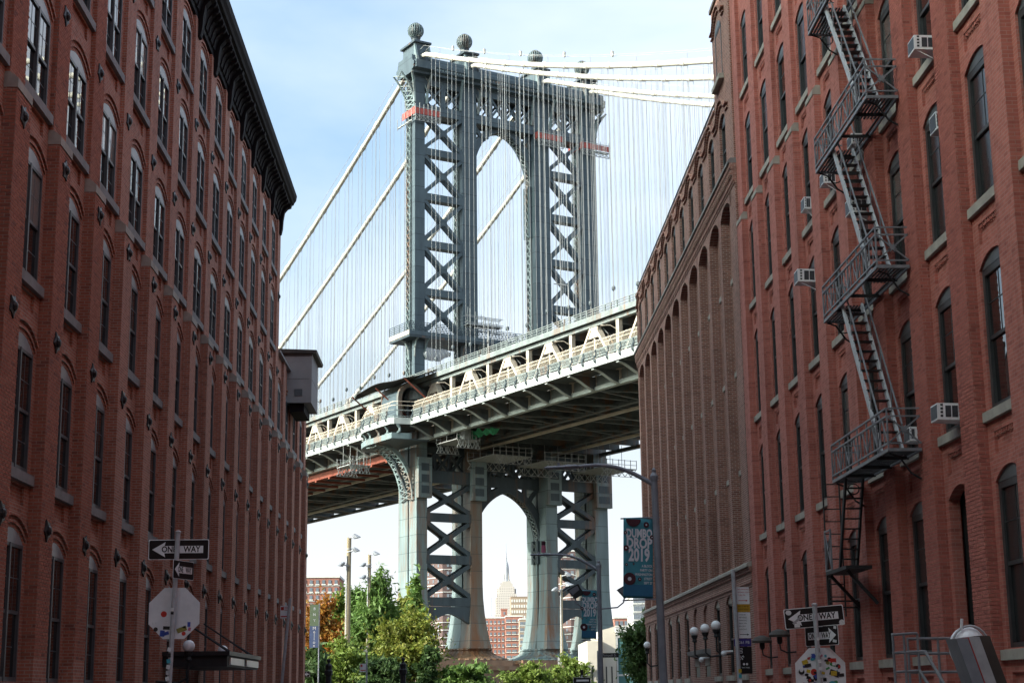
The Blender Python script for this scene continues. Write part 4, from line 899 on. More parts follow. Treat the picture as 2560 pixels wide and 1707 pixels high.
stage(28.3, 0.0, 79.0, 4.6, 0.8, 'pale swing stage overhanging the farthest tower leg', False)
sc_ = thing('tube_scaffold', 'grey tube scaffold standing on the tower balcony against the second leg', 'scaffold', BO, BROT)
for i in range(5):
    for j in range(3): MB().cyl((6.2+i*1.25, -1.1+j*0.6, 48.0 if i < 2 else 49.2), (6.2+i*1.25, -1.1+j*0.6, 52.2-0.5*i+0.3*j), 0.06, 5).build('pole', 'scaffold', sc_)
for z in (49.2, 50.3, 51.2):
    for j in range(3): MB().cyl((5.6, -1.1+j*0.6, z), (11.6, -1.1+j*0.6, z-0.1), 0.05, 5).build('ledger', 'scaffold', sc_)
MB().box(5.8, 11.4, -1.2, 0.2, 49.9, 50.0).build('planks', 'scaffold', sc_)
for i in range(4): MB().bar((6.2+i*1.25, -1.12, 49.2), (7.45+i*1.25, -1.12, 51.2), 0.06, 0.06).build('brace', 'scaffold', sc_)
rn = random.Random(9)
tp = thing('tarpaulin', 'crumpled pale tarpaulin bundled under the tower balcony beside the nearest leg', 'tarpaulin', BO, BROT)
mb = MB(); nx, nz = 26, 9; V = []; F = []
for i in range(nx+1):
    for j in range(nz+1):
        u, v = i/nx, j/nz; zl = 44.4+0.05*math.sin(u*19)+max(0, u-0.55)*2.2; zh = 46.1+0.12*math.sin(u*11)+0.05*math.sin(u*31)-max(0, u-0.85)*1.5
        V.append((-0.25+3.8*u, -0.15-0.22*math.sin(PI*v)-0.13*math.sin(u*44+v*4)*math.sin(PI*min(1, v+0.15)), zl+(zh-zl)*v))
for i in range(nx):
    for j in range(nz): F.append((i*(nz+1)+j, (i+1)*(nz+1)+j, (i+1)*(nz+1)+j+1, i*(nz+1)+j+1))
o = mb.add(V, F).build('sheet', 'tarp', tp); so_ = o.modifiers.new('s', 'SOLIDIFY'); so_.thickness = 0.5; so_.offset = -1
nt_ = thing('debris_net', 'sagging black debris net stretched on red poles over the footway portal', 'net', BO, BROT)
V = []; F = []; nx, ny = 14, 16
for i in range(nx+1):
    for j in range(ny+1):
        u, v = i/nx, j/ny; sag = 0.7*math.sin(PI*u)*math.sin(PI*v)+0.12*math.sin(9*v+4*u)
        V.append((-6.8+5.4*u, -6.4+16.0*v, 40.3+1.6*u+0.4*math.sin(v*3)-sag-0.6*(1-u)*(v > 0.9)))
for i in range(nx):
    for j in range(ny): F.append((i*(ny+1)+j, (i+1)*(ny+1)+j, (i+1)*(ny+1)+j+1, i*(ny+1)+j+1))
o = MB().add(V, F).build('net', 'net_black', nt_); so_ = o.modifiers.new('s', 'SOLIDIFY'); so_.thickness = 0.06
for y0, x0 in ((-6.2, -6.7), (2.0, -6.75), (9.3, -6.75)): MB().cyl((x0, y0, 40.3), (-2.2, y0-0.6, 36.6), 0.10, 6).build('pole', 'red_primer', nt_)
# rigging platforms slung under the deck by the tower
for q, (cx, cy, w, d, z, lb_) in enumerate(((0.6, -7.5, 3.4, 5.5, 32.2, 'metal work platform with ladder hung under the deck right of the nearest leg'), (-4.6, 13.0, 3.2, 4.0, 31.2, 'metal work platform hung under the far deck left of the nearest leg'),
        (9.0, -4.0, 6.0, 7.0, 31.0, 'dark work platform slung under the deck before the second leg'), (17.0, -4.5, 6.5, 7.0, 30.6, 'dark work platform slung under the deck over the lower arch'), (25.5, -5.0, 6.0, 7.0, 30.2, 'dark work platform slung under the deck before the farthest leg'))):
    wp = thing('work_platform', lb_, 'scaffold', BO, BROT, 'work platforms under the bridge deck')
    MB().box(cx-w/2, cx+w/2, cy-d/2, cy+d/2, z-0.1, z).build('floor', 'scaffold', wp)
    nb = 6
    for i in range(nb+1):
        x = cx-w/2+w*i/nb
        for yy in (cy-d/2, cy+d/2): MB().cyl((x, yy, z-1.2 if i % 2 else z), (x, yy, z+1.2), 0.05, 5).build('pole', 'scaffold', wp)
        if i < nb:
            for yy in (cy-d/2, cy+d/2): MB().bar((x, yy, z-1.2), (x+w/nb, yy, z), 0.07, 0.07).build('truss_bar', 'scaffold', wp); MB().bar((x+w/nb, yy, z-1.2), (x, yy, z), 0.07, 0.07).build('truss_bar', 'scaffold', wp)
    for yy in (cy-d/2, cy+d/2):
        for zz in (0.5, 1.1, -1.2): MB().bar((cx-w/2, yy, z+zz), (cx+w/2, yy, z+zz), 0.06, 0.06).build('guard_rail', 'scaffold', wp)
    for i in range(4): MB().cyl((cx-w/2+w*i/3, cy, z), (cx-w/2+w*i/3, cy, 34.0), 0.04, 5).build('hanger', 'scaffold', wp)
    if q == 0:
        for sx_ in (-1.55, -1.1): MB().bar((cx+sx_, cy-d/2+0.3, z), (cx+sx_, cy-d/2+0.3, 35.0), 0.07, 0.07).build('ladder_rail', 'scaffold', wp)
        for k in range(8): MB().bar((cx-1.55, cy-d/2+0.3, z+0.3*k+0.2), (cx-1.1, cy-d/2+0.3, z+0.3*k+0.2), 0.05, 0.05).build('rung', 'scaffold', wp)
        MB().box(cx-0.5, cx+0.5, cy-d/2+0.2, cy-d/2+1.2, z, z+1.6).build('crate', 'tarp', wp)
gn = thing('safety_net', 'bright green safety netting bundled under the deck right of the nearest leg', 'net', BO, BROT)
V = []; F = []
for i in range(25):
    for j in range(5): u, v = i/24, j/4; V.append((1.2+1.6*v, -6-9*u, 33.2-0.5*math.sin(PI*v)+0.25*math.sin(u*31+v*3)+0.2*math.sin(u*13)))
for i in range(24):
    for j in range(4): F.append((i*5+j, (i+1)*5+j, (i+1)*5+j+1, i*5+j+1))
o = MB().add(V, F).build('net', 'green_net', gn); so_ = o.modifiers.new('s', 'SOLIDIFY'); so_.thickness = 0.06
pr = thing('primed_girder', 'rust red primed girders and shielding under the far deck left of the tower', 'girder', BO, BROT)
MB().box(-0.8, 0.2, 9, 62, 31.9, 32.9).build('girder', 'red_primer', pr)
for k in range(11): MB().box(-0.9, 5.0, 10+k*4.72, 10.5+k*4.72, 31.6, 31.9).build('cross_bar', 'red_primer', pr)
# ------------------------------------------------------------------ fire escape on the red building
worn('iron_grey', (0.21, 0.215, 0.235), (0.14, 0.145, 0.16), 0.5, 5.0)
worn('iron_black', (0.022, 0.022, 0.024), (0.014, 0.014, 0.015), 0.6, 5.0)
worn('white_plastic', (0.80, 0.80, 0.82), (0.68, 0.68, 0.70), 0.4, 4.0)
worn('grille_dark', (0.055, 0.06, 0.07), (0.03, 0.033, 0.04), 0.5, 12.0)
worn('galvanised', (0.46, 0.465, 0.49), (0.35, 0.355, 0.375), 0.5, 9.0)
worn('sign_white', (0.80, 0.80, 0.82), (0.70, 0.70, 0.72), 0.45, 6.0)
worn('sign_black', (0.012, 0.012, 0.013), (0.008, 0.008, 0.009), 0.4, 6.0)
worn('sign_back', (0.74, 0.74, 0.76), (0.62, 0.62, 0.64), 0.5, 5.0)
worn('sign_alu', (0.42, 0.42, 0.44), (0.33, 0.33, 0.35), 0.5, 5.0)
worn('lamp_grey', (0.26, 0.275, 0.31), (0.19, 0.20, 0.23), 0.5, 3.0)
worn('opal', (0.86, 0.86, 0.88), (0.82, 0.82, 0.84), 0.25, 2.0)
worn('teal', (0.065, 0.29, 0.36), (0.052, 0.245, 0.31), 0.7, 3.0); worn('teal_deep', (0.03, 0.15, 0.27), (0.026, 0.13, 0.24), 0.7, 3.0)
worn('banner_pale', (0.70, 0.73, 0.78), (0.62, 0.65, 0.70), 0.8, 5.0); worn('maroon', (0.085, 0.022, 0.032), (0.05, 0.016, 0.024), 0.8, 8.0)
for nm, c in (('st_red', (0.55,0.04,0.03)), ('st_blue', (0.05,0.09,0.40)), ('st_yellow', (0.60,0.42,0.04)), ('st_green', (0.05,0.26,0.08)), ('st_white', (0.75,0.75,0.76)), ('st_black', (0.02,0.02,0.022)), ('st_cyan', (0.06,0.36,0.45)), ('st_pink', (0.55,0.16,0.25)), ('st_olive', (0.30,0.26,0.07)), ('purple', (0.05,0.035,0.22)), ('amber', (0.52,0.30,0.03))):
    worn(nm, c, tuple(v*0.75 for v in c), 0.5, 30.0)
fe = thing('fire_escape', 'grey iron fire escape zigzagging down the red brick facade on the right', 'fire escape', (9.31, 32.2, GZ))
def F_(name, mb, m='iron_grey'): return mb.map(lambda x, y, z: (x-9.31, y-32.2, z-GZ)).build(name, m, fe)
FX, FW = 8.60, 9.28                 # outer edge, wall
FY0, FY1 = 32.2, 37.3
lev = [4.80, 8.66, 12.42, 16.03, 19.75]
for n, z in enumerate(lev):
    for x in (FX, FW-0.02): F_('frame_bar', MB().box(x-0.02, x+0.02, FY0, FY1, z-0.07, z))
    for y in (FY0, FY1): F_('frame_bar', MB().box(FX, FW, y-0.02, y+0.02, z-0.068, z-0.002))
    holes = (33.0, 35.9) if n else (35.2, 37.2)
    for i in range(9):
        x = FX+0.05+i*0.076
        if n and x > 8.66 and x < 9.14 :
            F_('slat', MB().box(x-0.02, x+0.02, FY0+0.02, 33.6, z-0.03, z-0.005), 'iron_black'); F_('slat', MB().box(x-0.02, x+0.02, 35.75, FY1-0.02, z-0.03, z-0.005), 'iron_black')
        else: F_('slat', MB().box(x-0.02, x+0.02, FY0+0.02, FY1-0.02, z-0.03, z-0.005), 'iron_black')
    for y in (33.2, 34.6, 36.0): F_('joist', MB().box(FX, FW, y-0.02, y+0.02, z-0.10, z-0.032), 'iron_black')
    # outer railing
    for zz in (z+0.82, z+0.66, z+0.10): F_('rail', MB().box(FX-0.018, FX+0.018, FY0, FY1, zz-0.018, zz+0.018))
    for y in (FY0, FY1):
        for zz in (z+0.82, z+0.66, z+0.10): F_('rail', MB().box(FX, FW, y-0.015, y+0.015, zz-0.015, zz+0.015))
    np_ = 6; step = (FY1-FY0)/np_
    for i in range(np_+1): y = FY0+i*step; F_('baluster', MB().box(FX-0.016, FX+0.016, y-0.016, y+0.016, z-0.06, z+0.82))
    for i in range(np_):
        y = FY0+i*step
        F_('baluster', MB().box(FX-0.01, FX+0.01, y+step*0.33-0.01, y+step*0.33+0.01, z+0.1, z+0.66)); F_('baluster', MB().box(FX-0.01, FX+0.01, y+step*0.67-0.01, y+step*0.67+0.01, z+0.1, z+0.66))
        F_('cross_bar', MB().bar((FX, y, z+0.1), (FX, y+step*0.5, z+0.66), 0.022, 0.022)); F_('cross_bar', MB().bar((FX, y+step*0.5, z+0.66), (FX, y+step, z+0.1), 0.022, 0.022))
    F_('cross_bar', MB().bar((FX, FY0, z+0.1), (FW, FY0, z+0.66), 0.03, 0.03)); F_('cross_bar', MB().bar((FX, FY0, z+0.66), (FW, FY0, z+0.1), 0.03, 0.03))
    F_('rosette', MB().prism([((FX+FW)/2+(0.11 if q % 2 else 0.05)*math.cos(PI*q/8), FY0-0.03, z+0.38+(0.11 if q % 2 else 0.05)*math.sin(PI*q/8)) for q in range(16)], (0, 0.05, 0)))
    for y in (FY0+0.15, FY1-0.1):
        F_('bracket', MB().tube([(FX+0.05, y, z-0.09), (FX+0.25, y, z-0.16), (FW-0.2, y, z-0.5), (FW, y, z-0.62)], 0.022, 5), 'iron_black')
    F_('scroll', MB().tube([(FX+0.45+0.13*math.cos(a), FY1-0.1, z-0.22+0.12*math.sin(a)) for a in [2*PI*i/12 for i in range(13)]], 0.015, 4), 'iron_black')
    # stair down to this landing from the one above
    if n < len(lev)-1:
        za = lev[n+1]; y0, y1 = 35.75, 33.05
        for x in (8.68, 9.13):
            F_('stringer', MB().bar((x, y0, za), (x, y1, z), 0.05, 0.13), 'galvanised')
            F_('handrail', MB().bar((x-0.0, y0-0.05, za+0.62), (x, y1-0.05, z+0.62), 0.03, 0.03))
            for q in range(1, 4): t = q/4; p = (x, y0+(y1-y0)*t, za+(z-za)*t); F_('handrail_post', MB().bar(p, (x, p[1]-0.03, p[2]+0.62), 0.02, 0.02))
        for q in range(1, 15): t = q/15; F_('tread', MB().box(8.69, 9.12, y0+(y1-y0)*t-0.10, y0+(y1-y0)*t+0.10, za+(z-za)*t-0.012, za+(z-za)*t+0.012), 'iron_black')
# lower landing, its stair and the drop ladder
z = 2.75
F_('landing', MB().box(FX-0.02, FW-0.1, 36.4, 38.5, z-0.08, z), 'iron_black')
for a, b in (((FX, 38.5), (FX, 38.05)),):
    for zz in (z+0.02, z+0.95): F_('rail', MB().bar((FX, 38.5, zz), (FX, 37.9, zz), 0.035, 0.035))
    F_('cross_bar', MB().bar((FX, 38.5, z), (FX, 37.9, z+0.95), 0.025, 0.025)); F_('cross_bar', MB().bar((FX, 37.9, z), (FX, 38.5, z+0.95), 0.025, 0.025))
    for y in (38.5, 37.9): F_('baluster', MB().box(FX-0.02, FX+0.02, y-0.02, y+0.02, z, z+0.97))
for x in (FX+0.12, FW-0.16):
    F_('stringer', MB().bar((x, 36.55, 4.76), (x+0.0, 37.6, z), 0.05, 0.12), 'iron_black')
for q in range(1, 9): t = q/9; F_('tread', MB().box(FX+0.12, FW-0.16, 36.55+1.05*t-0.07, 36.55+1.05*t+0.07, 4.76+(z-4.76)*t-0.012, 4.76+(z-4.76)*t+0.012), 'iron_black')
for x in (FX+0.02, FX+0.42): F_('ladder_rail', MB().box(x-0.016, x+0.016, 38.52, 38.56, 1.7, 5.1), 'iron_black')
for q in range(11): F_('rung', MB().box(FX+0.02, FX+0.42, 38.53, 38.55, 1.85+q*0.3, 1.875+q*0.3), 'iron_black')
for y in (36.6, 38.3): F_('bracket', MB().bar((FX+0.05, y, z-0.1), (FW+0.03, y, z-0.85), 0.07, 0.07), 'iron_black')
for zz in (2.05, 1.9): F_('ladder_guide', MB().box(FX, FW, 38.3, 38.34, zz-0.02, zz+0.02), 'iron_black')
# ------------------------------------------------------------------ window air conditioners
def ac(Y, z, w, h, d, label, brace=True, tilt=0.03):
    a = thing('air_conditioner', label, 'air conditioner', (9.35, Y, z), (0, tilt, 0), 'air conditioners in the windows of the red building')
    MB().box(-d, 0.28, 0, w, 0, h).build('case', 'white_plastic', a)
    MB().box(-d-0.006, -d+0.01, 0.03, w-0.03, 0.03, h-0.03).build('front_grille', 'grille_dark', a)
    for i in range(2): MB().box(-d*0.62+i*d*0.32, -d*0.62+i*d*0.32+d*0.27, -0.006, 0.01, 0.05, h-0.05).build('side_grille', 'grille_dark', a)
    for i in range(4): MB().box(-d*0.86, -d*0.74, -0.005, 0.01, 0.05+i*h*0.22, 0.05+i*h*0.22+h*0.13).build('vent_slot', 'grille_dark', a)
    if brace: MB().bar((-d+0.05, 0.04, 0), (0.1, 0.04, -0.24), 0.02, 0.02).build('brace', 'white_plastic', a)
    return a
ac(29.7, 12.42, 0.46, 0.30, 0.40, 'white air conditioner on strut highest up at the right of the fire escape')
ac(29.75, 10.78, 0.45, 0.36, 0.05, 'flat cream air conditioner grille in a window top right of the fire escape', False, 0.0)
ac(29.85, 4.98, 0.46, 0.32, 0.40, 'white air conditioner above stone sill just right of the lowest fire escape landing', False)
ac(41.4, 10.68, 0.50, 0.35, 0.46, 'large white air conditioner jutting from a window top left of the fire escape')
ac(41.5, 12.75, 0.46, 0.34, 0.16, 'white air conditioner in the window right above the large jutting one')
ac(38.5, 12.50, 0.46, 0.30, 0.30, 'white air conditioner on a sill beneath the upper fire escape landing')
ac(35.6, 10.84, 0.46, 0.36, 0.40, 'white air conditioner seen behind the steps of the fire escape stair')
ac(35.7, 12.56, 0.46, 0.26, 0.24, 'small white air conditioner just above the second highest fire escape landing')
ac(32.9, 5.05, 0.46, 0.30, 0.10, 'white air conditioner behind the end railing of the lowest fire escape landing', False)
# ------------------------------------------------------------------ signs
def board(w, h, m, parent, loc, rot=(0,0,0), name='plate', t=0.004, r=0.02):
    pts = []
    for cx, cz, a0 in ((w/2-r, h/2-r, 0), (-w/2+r, h/2-r, PI/2), (-w/2+r, -h/2+r, PI), (w/2-r, -h/2+r, 1.5*PI)):
        pts += [(cx+r*math.cos(a0+PI/2*i/3), 0, cz+r*math.sin(a0+PI/2*i/3)) for i in range(4)]
    return MB().prism(pts, (0, t, 0)).build(name, m, parent, loc, rot)
def letters(txt, size, m, parent, loc, name='lettering', align='CENTER', bold=0.0, sx=1.0, rot=None):
    return put(name, text_mesh(txt, size, m, name, align, bold, sx), parent, loc, rot or (PI/2, 0, 0))
def one_way(parent, loc, w, h, flip, rot, first='sign_plate'):
    p = board(w, h, 'sign_white', parent, loc, rot, first); g = 0.012*w/0.9
    board(w-2*g, h-2*g, 'sign_black', p, (0, -0.003, 0), name='black_field', t=0.003)
    s = -1 if flip else 1; k = w/0.914; q = h/0.305
    A = [(-0.40, 0), (-0.20, 0.115), (-0.215, 0.055), (0.37, 0.055), (0.37, -0.055), (-0.215, -0.055), (-0.20, -0.115)]
    A = [(s*x*k, -0.006, z*q) for x, z in A]
    MB().add(A+[(x, -0.003, z) for x, y, z in A], [tuple(range(7))]+[(i, (i+1) % 7, 7+(i+1) % 7, 7+i) for i in range(7)]).build('arrow', 'sign_white', p)
    letters('ONE', 0.125*q, 'sign_black', p, (s*-0.145*k if not flip else -0.24*k, -0.008, 0), bold=0.025, sx=k/q*0.86); letters('WAY', 0.125*q, 'sign_black', p, (0.20*k if not flip else 0.13*k, -0.008, 0), bold=0.025, sx=k/q*0.86)
    return p
def octagon(parent, loc, w, m, name='stop_sign_back'):
    R = w/2/math.cos(PI/8)
    return MB().prism([(R*math.cos(PI/8+PI/4*i), 0, R*math.sin(PI/8+PI/4*i)) for i in range(8)], (0, 0.004, 0)).build(name, m, parent, loc)
def sticker(parent, x, z, w, h, m, rot=0.0, round_=False, d=0.0):
    if round_: pts = [(w/2*math.cos(2*PI*i/16), 0, h/2*math.sin(2*PI*i/16)) for i in range(16)]
    else: pts = [(-w/2, 0, -h/2), (w/2, 0, -h/2), (w/2, 0, h/2), (-w/2, 0, h/2)]
    return MB().prism(pts, (0, 0.0012, 0)).build('sticker', m, parent, (x, -0.0016-d, z), (0, rot, 0))
# left pole
lp = thing('sign_pole', 'grey pole with level ONE WAY sign and mostly bare stop sign back on the left', 'street sign', (-4.44, 24.5, GZ))
MB().cyl((-0.06, 0, 0), (0.045, 0, 2.45-GZ), 0.037, 10).build('pole', 'galvanised', lp, smooth=False)
MB().lathe([(0.045, 0), (0.048, 0.02), (0.02, 0.035)], 10, (0.045, 0, 2.44-GZ)).build('pole_cap', 'galvanised', lp)
one_way(lp, (0.055, 0.045, 2.19-GZ), 0.914, 0.305, False, (0, 0, 0))
one_way(lp, (0.135, 0.06, 1.88-GZ), 0.61, 0.28, False, (0, 0.0, 1.22), 'oblique_sign_plate')
oc = octagon(lp, (0.02, 0.04, 1.235-GZ), 0.76, 'sign_back')
for a in ((-0.155, -0.01, 0.09, 0.09, 'st_red', 0, True), (-0.125, -0.135, 0.05, 0.06, 'st_white', 0.1), (-0.11, -0.215, 0.10, 0.05, 'st_black', 0.05), (-0.17, -0.295, 0.07, 0.09, 'st_blue', 0.1), (-0.11, -0.295, 0.08, 0.05, 'st_blue', -0.3), (-0.27, -0.235, 0.065, 0.065, 'st_black', 0, True),
          (-0.295, -0.15, 0.06, 0.04, 'st_white', 0.1), (0.12, -0.24, 0.15, 0.07, 'st_olive', -0.35), (0.15, -0.30, 0.06, 0.06, 'st_red', 0, True), (0.225, -0.165, 0.045, 0.07, 'st_blue', 0), (0.235, -0.235, 0.04, 0.05, 'st_pink', 0.2), (0.14, -0.20, 0.08, 0.03, 'st_white', 0.2)): sticker(oc, *a)
for i in range(9): sticker(lp, -0.045+0.003*i, 0.02+i*0.085-GZ, 0.055, 0.06, ('st_white', 'st_cyan', 'st_black', 'st_white', 'sign_alu')[i % 5], 0.2*(i % 3-1)).location.y = -0.042
sticker(lp, 0.005, 1.29-GZ, 0.045, 0.05, 'st_white').location.y = -0.042; sticker(lp, 0.003, 1.235-GZ, 0.045, 0.035, 'st_black').location.y = -0.042
# right pole
rp = thing('sign_pole', 'grey pole with tilted ONE WAY sign and sticker covered stop sign back', 'street sign', (5.29, 24.5, GZ))
MB().cyl((0.02, 0, 0), (-0.03, 0, 1.26-GZ), 0.037, 10).build('pole', 'galvanised', rp)
MB().lathe([(0.045, 0), (0.048, 0.02), (0.02, 0.035)], 10, (-0.03, 0, 1.25-GZ)).build('pole_cap', 'galvanised', rp)
p = one_way(rp, (-0.035, 0.045, 1.08-GZ), 0.914, 0.305, False, (0, -0.075, 0))
sticker(p, -0.385, 0.095, 0.09, 0.075, 'st_white', 0.2, True, 0.006); sticker(p, 0.41, -0.115, 0.085, 0.085, 'st_white', 0, True, 0.006); sticker(p, -0.275, -0.105, 0.085, 0.06, 'st_white', 0.05, False, 0.008); sticker(p, -0.27, -0.03, 0.16, 0.035, 'sign_alu', -0.6, False, 0.010)
p = one_way(rp, (0.07, 0.07, 0.80-GZ), 0.62, 0.30, True, (0, -0.02, -0.86), 'oblique_sign_plate')
sticker(p, 0.26, 0.11, 0.05, 0.04, 'st_white', 0.2, False, 0.006); sticker(p, 0.24, -0.09, 0.07, 0.04, 'st_white', 0.2, False, 0.006)
oc = octagon(rp, (0.02, 0.045, 0.24-GZ), 0.76, 'sign_back')
rst = random.Random(21)
cols = ['st_red', 'st_blue', 'st_yellow', 'st_green', 'st_white', 'st_white', 'st_black', 'st_cyan', 'st_pink', 'st_olive', 'st_white', 'st_black']
spots = [(-0.10, 0.02, 0.10, 'st_red', True), (0.19, 0.13, 0.09, 'st_green', False), (0.20, 0.19, 0.09, 'st_red', False), (0.27, 0.10, 0.075, 'st_black', True), (0.13, 0.09, 0.075, 'st_white', True), (0.21, 0.0, 0.15, 'st_black', False), (0.20, 0.0, 0.09, 'st_yellow', False), (0.17, -0.17, 0.12, 'st_cyan', True), (0.29, -0.2, 0.10, 'sign_white', True), (-0.23, 0.17, 0.09, 'st_yellow', False), (-0.19, 0.12, 0.10, 'st_black', False), (-0.29, 0.03, 0.09, 'st_black', True), (-0.29, 0.055, 0.06, 'st_white', True), (-0.17, -0.10, 0.07, 'st_black', False), (-0.17, -0.1, 0.04, 'st_red', True), (-0.1, 0.26, 0.07, 'st_blue', True), (-0.16, 0.27, 0.06, 'st_white', False), (-0.05, -0.03, 0.10, 'st_blue', False), (-0.2, -0.24, 0.2, 'st_red', False)]
for i, (x, z, s_, m, rd) in enumerate(spots): sticker(oc, x, z, s_, s_*(1 if rd else rst.uniform(0.5, 0.85)), m, 0 if rd else rst.uniform(-0.6, 0.6), rd, 0.0006*i)
for i in range(46):
    for _ in range(20):
        x, z = rst.uniform(-0.33, 0.33), rst.uniform(-0.34, 0.28)
        if abs(x)+abs(z) < 0.5: break
    sticker(oc, x, z, rst.uniform(0.03, 0.08), rst.uniform(0.025, 0.06), rst.choice(cols), rst.uniform(-0.5, 0.5), rst.random() < 0.25, 0.0015+0.00035*(i % 7))
for i in range(8): sticker(rp, -0.01+0.003*i, 0.75-i*0.11-GZ, 0.05, 0.05, ('st_white', 'sign_alu', 'galvanised', 'st_white')[i % 4], 0.15*(i % 3-1), i == 0).location.y = -0.042
# parking rule pole on the right pavement
pk = thing('parking_sign', 'grey pole with stacked white, amber and black parking plates before the brown warehouse', 'street sign', (6.96, 42.0, GZ))
MB().cyl((0.05, 0, 0), (-0.04, 0, 3.08-GZ), 0.055, 10).build('pole', 'galvanised', pk)
for z, h, w, m, x in ((2.42, 0.44, 0.36, 'sign_white', 0.20), (2.10, 0.20, 0.36, 'amber', 0.205), (1.66, 0.66, 0.36, 'sign_white', 0.20), (1.22, 0.20, 0.46, 'purple', 0.15), (0.77, 0.68, 0.36, 'sign_black', 0.20)):
    p = board(w, h, m, pk, (x, 0.07, z-GZ), (0, 0, 0.12), 'rule_plate')
    if m == 'sign_white':
        for i, tx in enumerate(('NO PARKING', '8:30AM-10AM', 'TUES FRI') if h < 0.5 else ('2 HOUR', 'METERED', 'PARKING', '9AM-7PM', 'EXCEPT', 'SUNDAY')): letters(tx, 0.052, 'st_red' if h < 0.5 else 'frame_dark', p, (-0.13, -0.004, h/2-0.06-0.075*i), align='LEFT')
        MB().box(-0.12, 0.08, -0.004, -0.001, -h/2+0.085, -h/2+0.10).build('arrow', 'st_red' if h < 0.5 else 'sign_black', p); MB().add([(0.08,-0.004,-h/2+0.065), (0.13,-0.004,-h/2+0.0925), (0.08,-0.004,-h/2+0.12)], [(0,1,2)]).build('arrow_head', 'st_red' if h < 0.5 else 'sign_black', p)
    elif m == 'amber': letters('PAY AT METER', 0.045, 'sign_black', p, (0, -0.004, 0.04)); letters('DISPLAY RECEIPT', 0.038, 'sign_black', p, (0, -0.004, -0.03))
    elif m == 'purple': letters('261 PB', 0.10, 'sign_white', p, (0.04, -0.004, 0))
    else:
        letters('nn St', 0.15, 'sign_white', p, (-0.09, -0.004, 0.16), rot=(PI/2, PI/2, 0))
        for dx in (-0.04, 0.04): MB().lathe([(0.03, 0), (0.03, 0.002)], 12).map(lambda x, y, z: (x, -z-0.002, y)).build('emblem_dot', 'sign_white', p, (dx, 0, -0.10))
        letters('TWO TREES', 0.04, 'sign_white', p, (0, -0.004, -0.19))
for i in range(3): sticker(pk, 0.03, 0.5-0.13*i-GZ, 0.08, 0.09, ('st_yellow', 'st_cyan', 'st_white')[i]).location.y = -0.06
# parking pole on the left pavement
pl = thing('parking_sign', 'thin leaning grey pole with small red and white parking plate on the left pavement', 'street sign', (-6.3, 55.0, GZ))
MB().cyl((-0.12, 0, 0), (0.28, 0, 3.23-GZ), 0.05, 8).build('pole', 'galvanised', pl)
p = board(0.30, 0.42, 'sign_white', pl, (0.09, 0.07, 2.78-GZ), (0, 0, -0.2), 'rule_plate')
MB().box(-0.13, 0.13, -0.004, -0.001, -0.17, -0.13).build('stripe', 'st_red', p); MB().box(-0.13, -0.02, -0.004, -0.001, 0.06, 0.17).build('emblem', 'st_red', p)
for i in range(3): MB().box(0.0, 0.13, -0.004, -0.001, 0.15-0.05*i, 0.165-0.05*i).build('text_line', 'st_red', p)
# ------------------------------------------------------------------ street lamps with banners
def street_lamp(loc, top, head, bl, label, hz_):
    s = thing('street_lamp', label, 'street lamp', loc, None, 'street lamps with event banners on the right pavement')
    x0, Y0, _ = loc; top = Vector(top)-Vector(loc); head = Vector(head)-Vector(loc)
    MB().tube([(0, 0, 0), (0, 0, 0.4), (-0.02, 0, 0.6), (top.x*0.9, 0, top.z)], 0.09, 10, [0.16, 0.15, 0.11, 0.085]).build('pole', 'lamp_grey', s)
    MB().lathe([(0.10, 0), (0.11, 0.1), (0.05, 0.2), (0.06, 0.26), (0.01, 0.32)], 10, (top.x*0.9, 0, top.z)).build('pole_cap', 'lamp_grey', s)
    a = Vector((top.x*0.9, 0, top.z-0.12)); pts = []
    for i in range(9): t = i/8; pts.append(a+(head-a)*t+Vector((0, 0, 0.22*math.sin(PI*t)*1.0)))
    MB().tube(pts, 0.05, 8, [0.06-0.02*i/8 for i in range(9)]).build('arm', 'lamp_grey', s)
    d = (head-pts[-2]); d.z *= 0.5; d.normalize(); h0 = head
    hd = MB().tube([h0+d*q for q in (-0.05, 0.0, 0.28, 0.30, 0.75, 0.82)], 0.1, 8, [0.05, 0.075, 0.085, 0.065, 0.055, 0.02]); zc_ = h0.z
    hd.map(lambda x, y, z: (x, y*1.6, zc_+(z-zc_)*0.75)).build('lamp_head', 'lamp_grey', s)
    MB().cyl(h0+d*0.45+Vector((0,0,0.03)), h0+d*0.45+Vector((0,0,0.12)), 0.035, 8).build('photo_cell', 'lamp_grey', s)
    (bx, bz, bw, bh) = bl
    for zz in (bz+bh/2+0.02, bz-bh/2-0.02): MB().cyl((0, 0, zz), (bx-bw/2-0.02, -0.02, zz-0.03), 0.018, 6).build('banner_arm', 'lamp_grey', s)
    return s
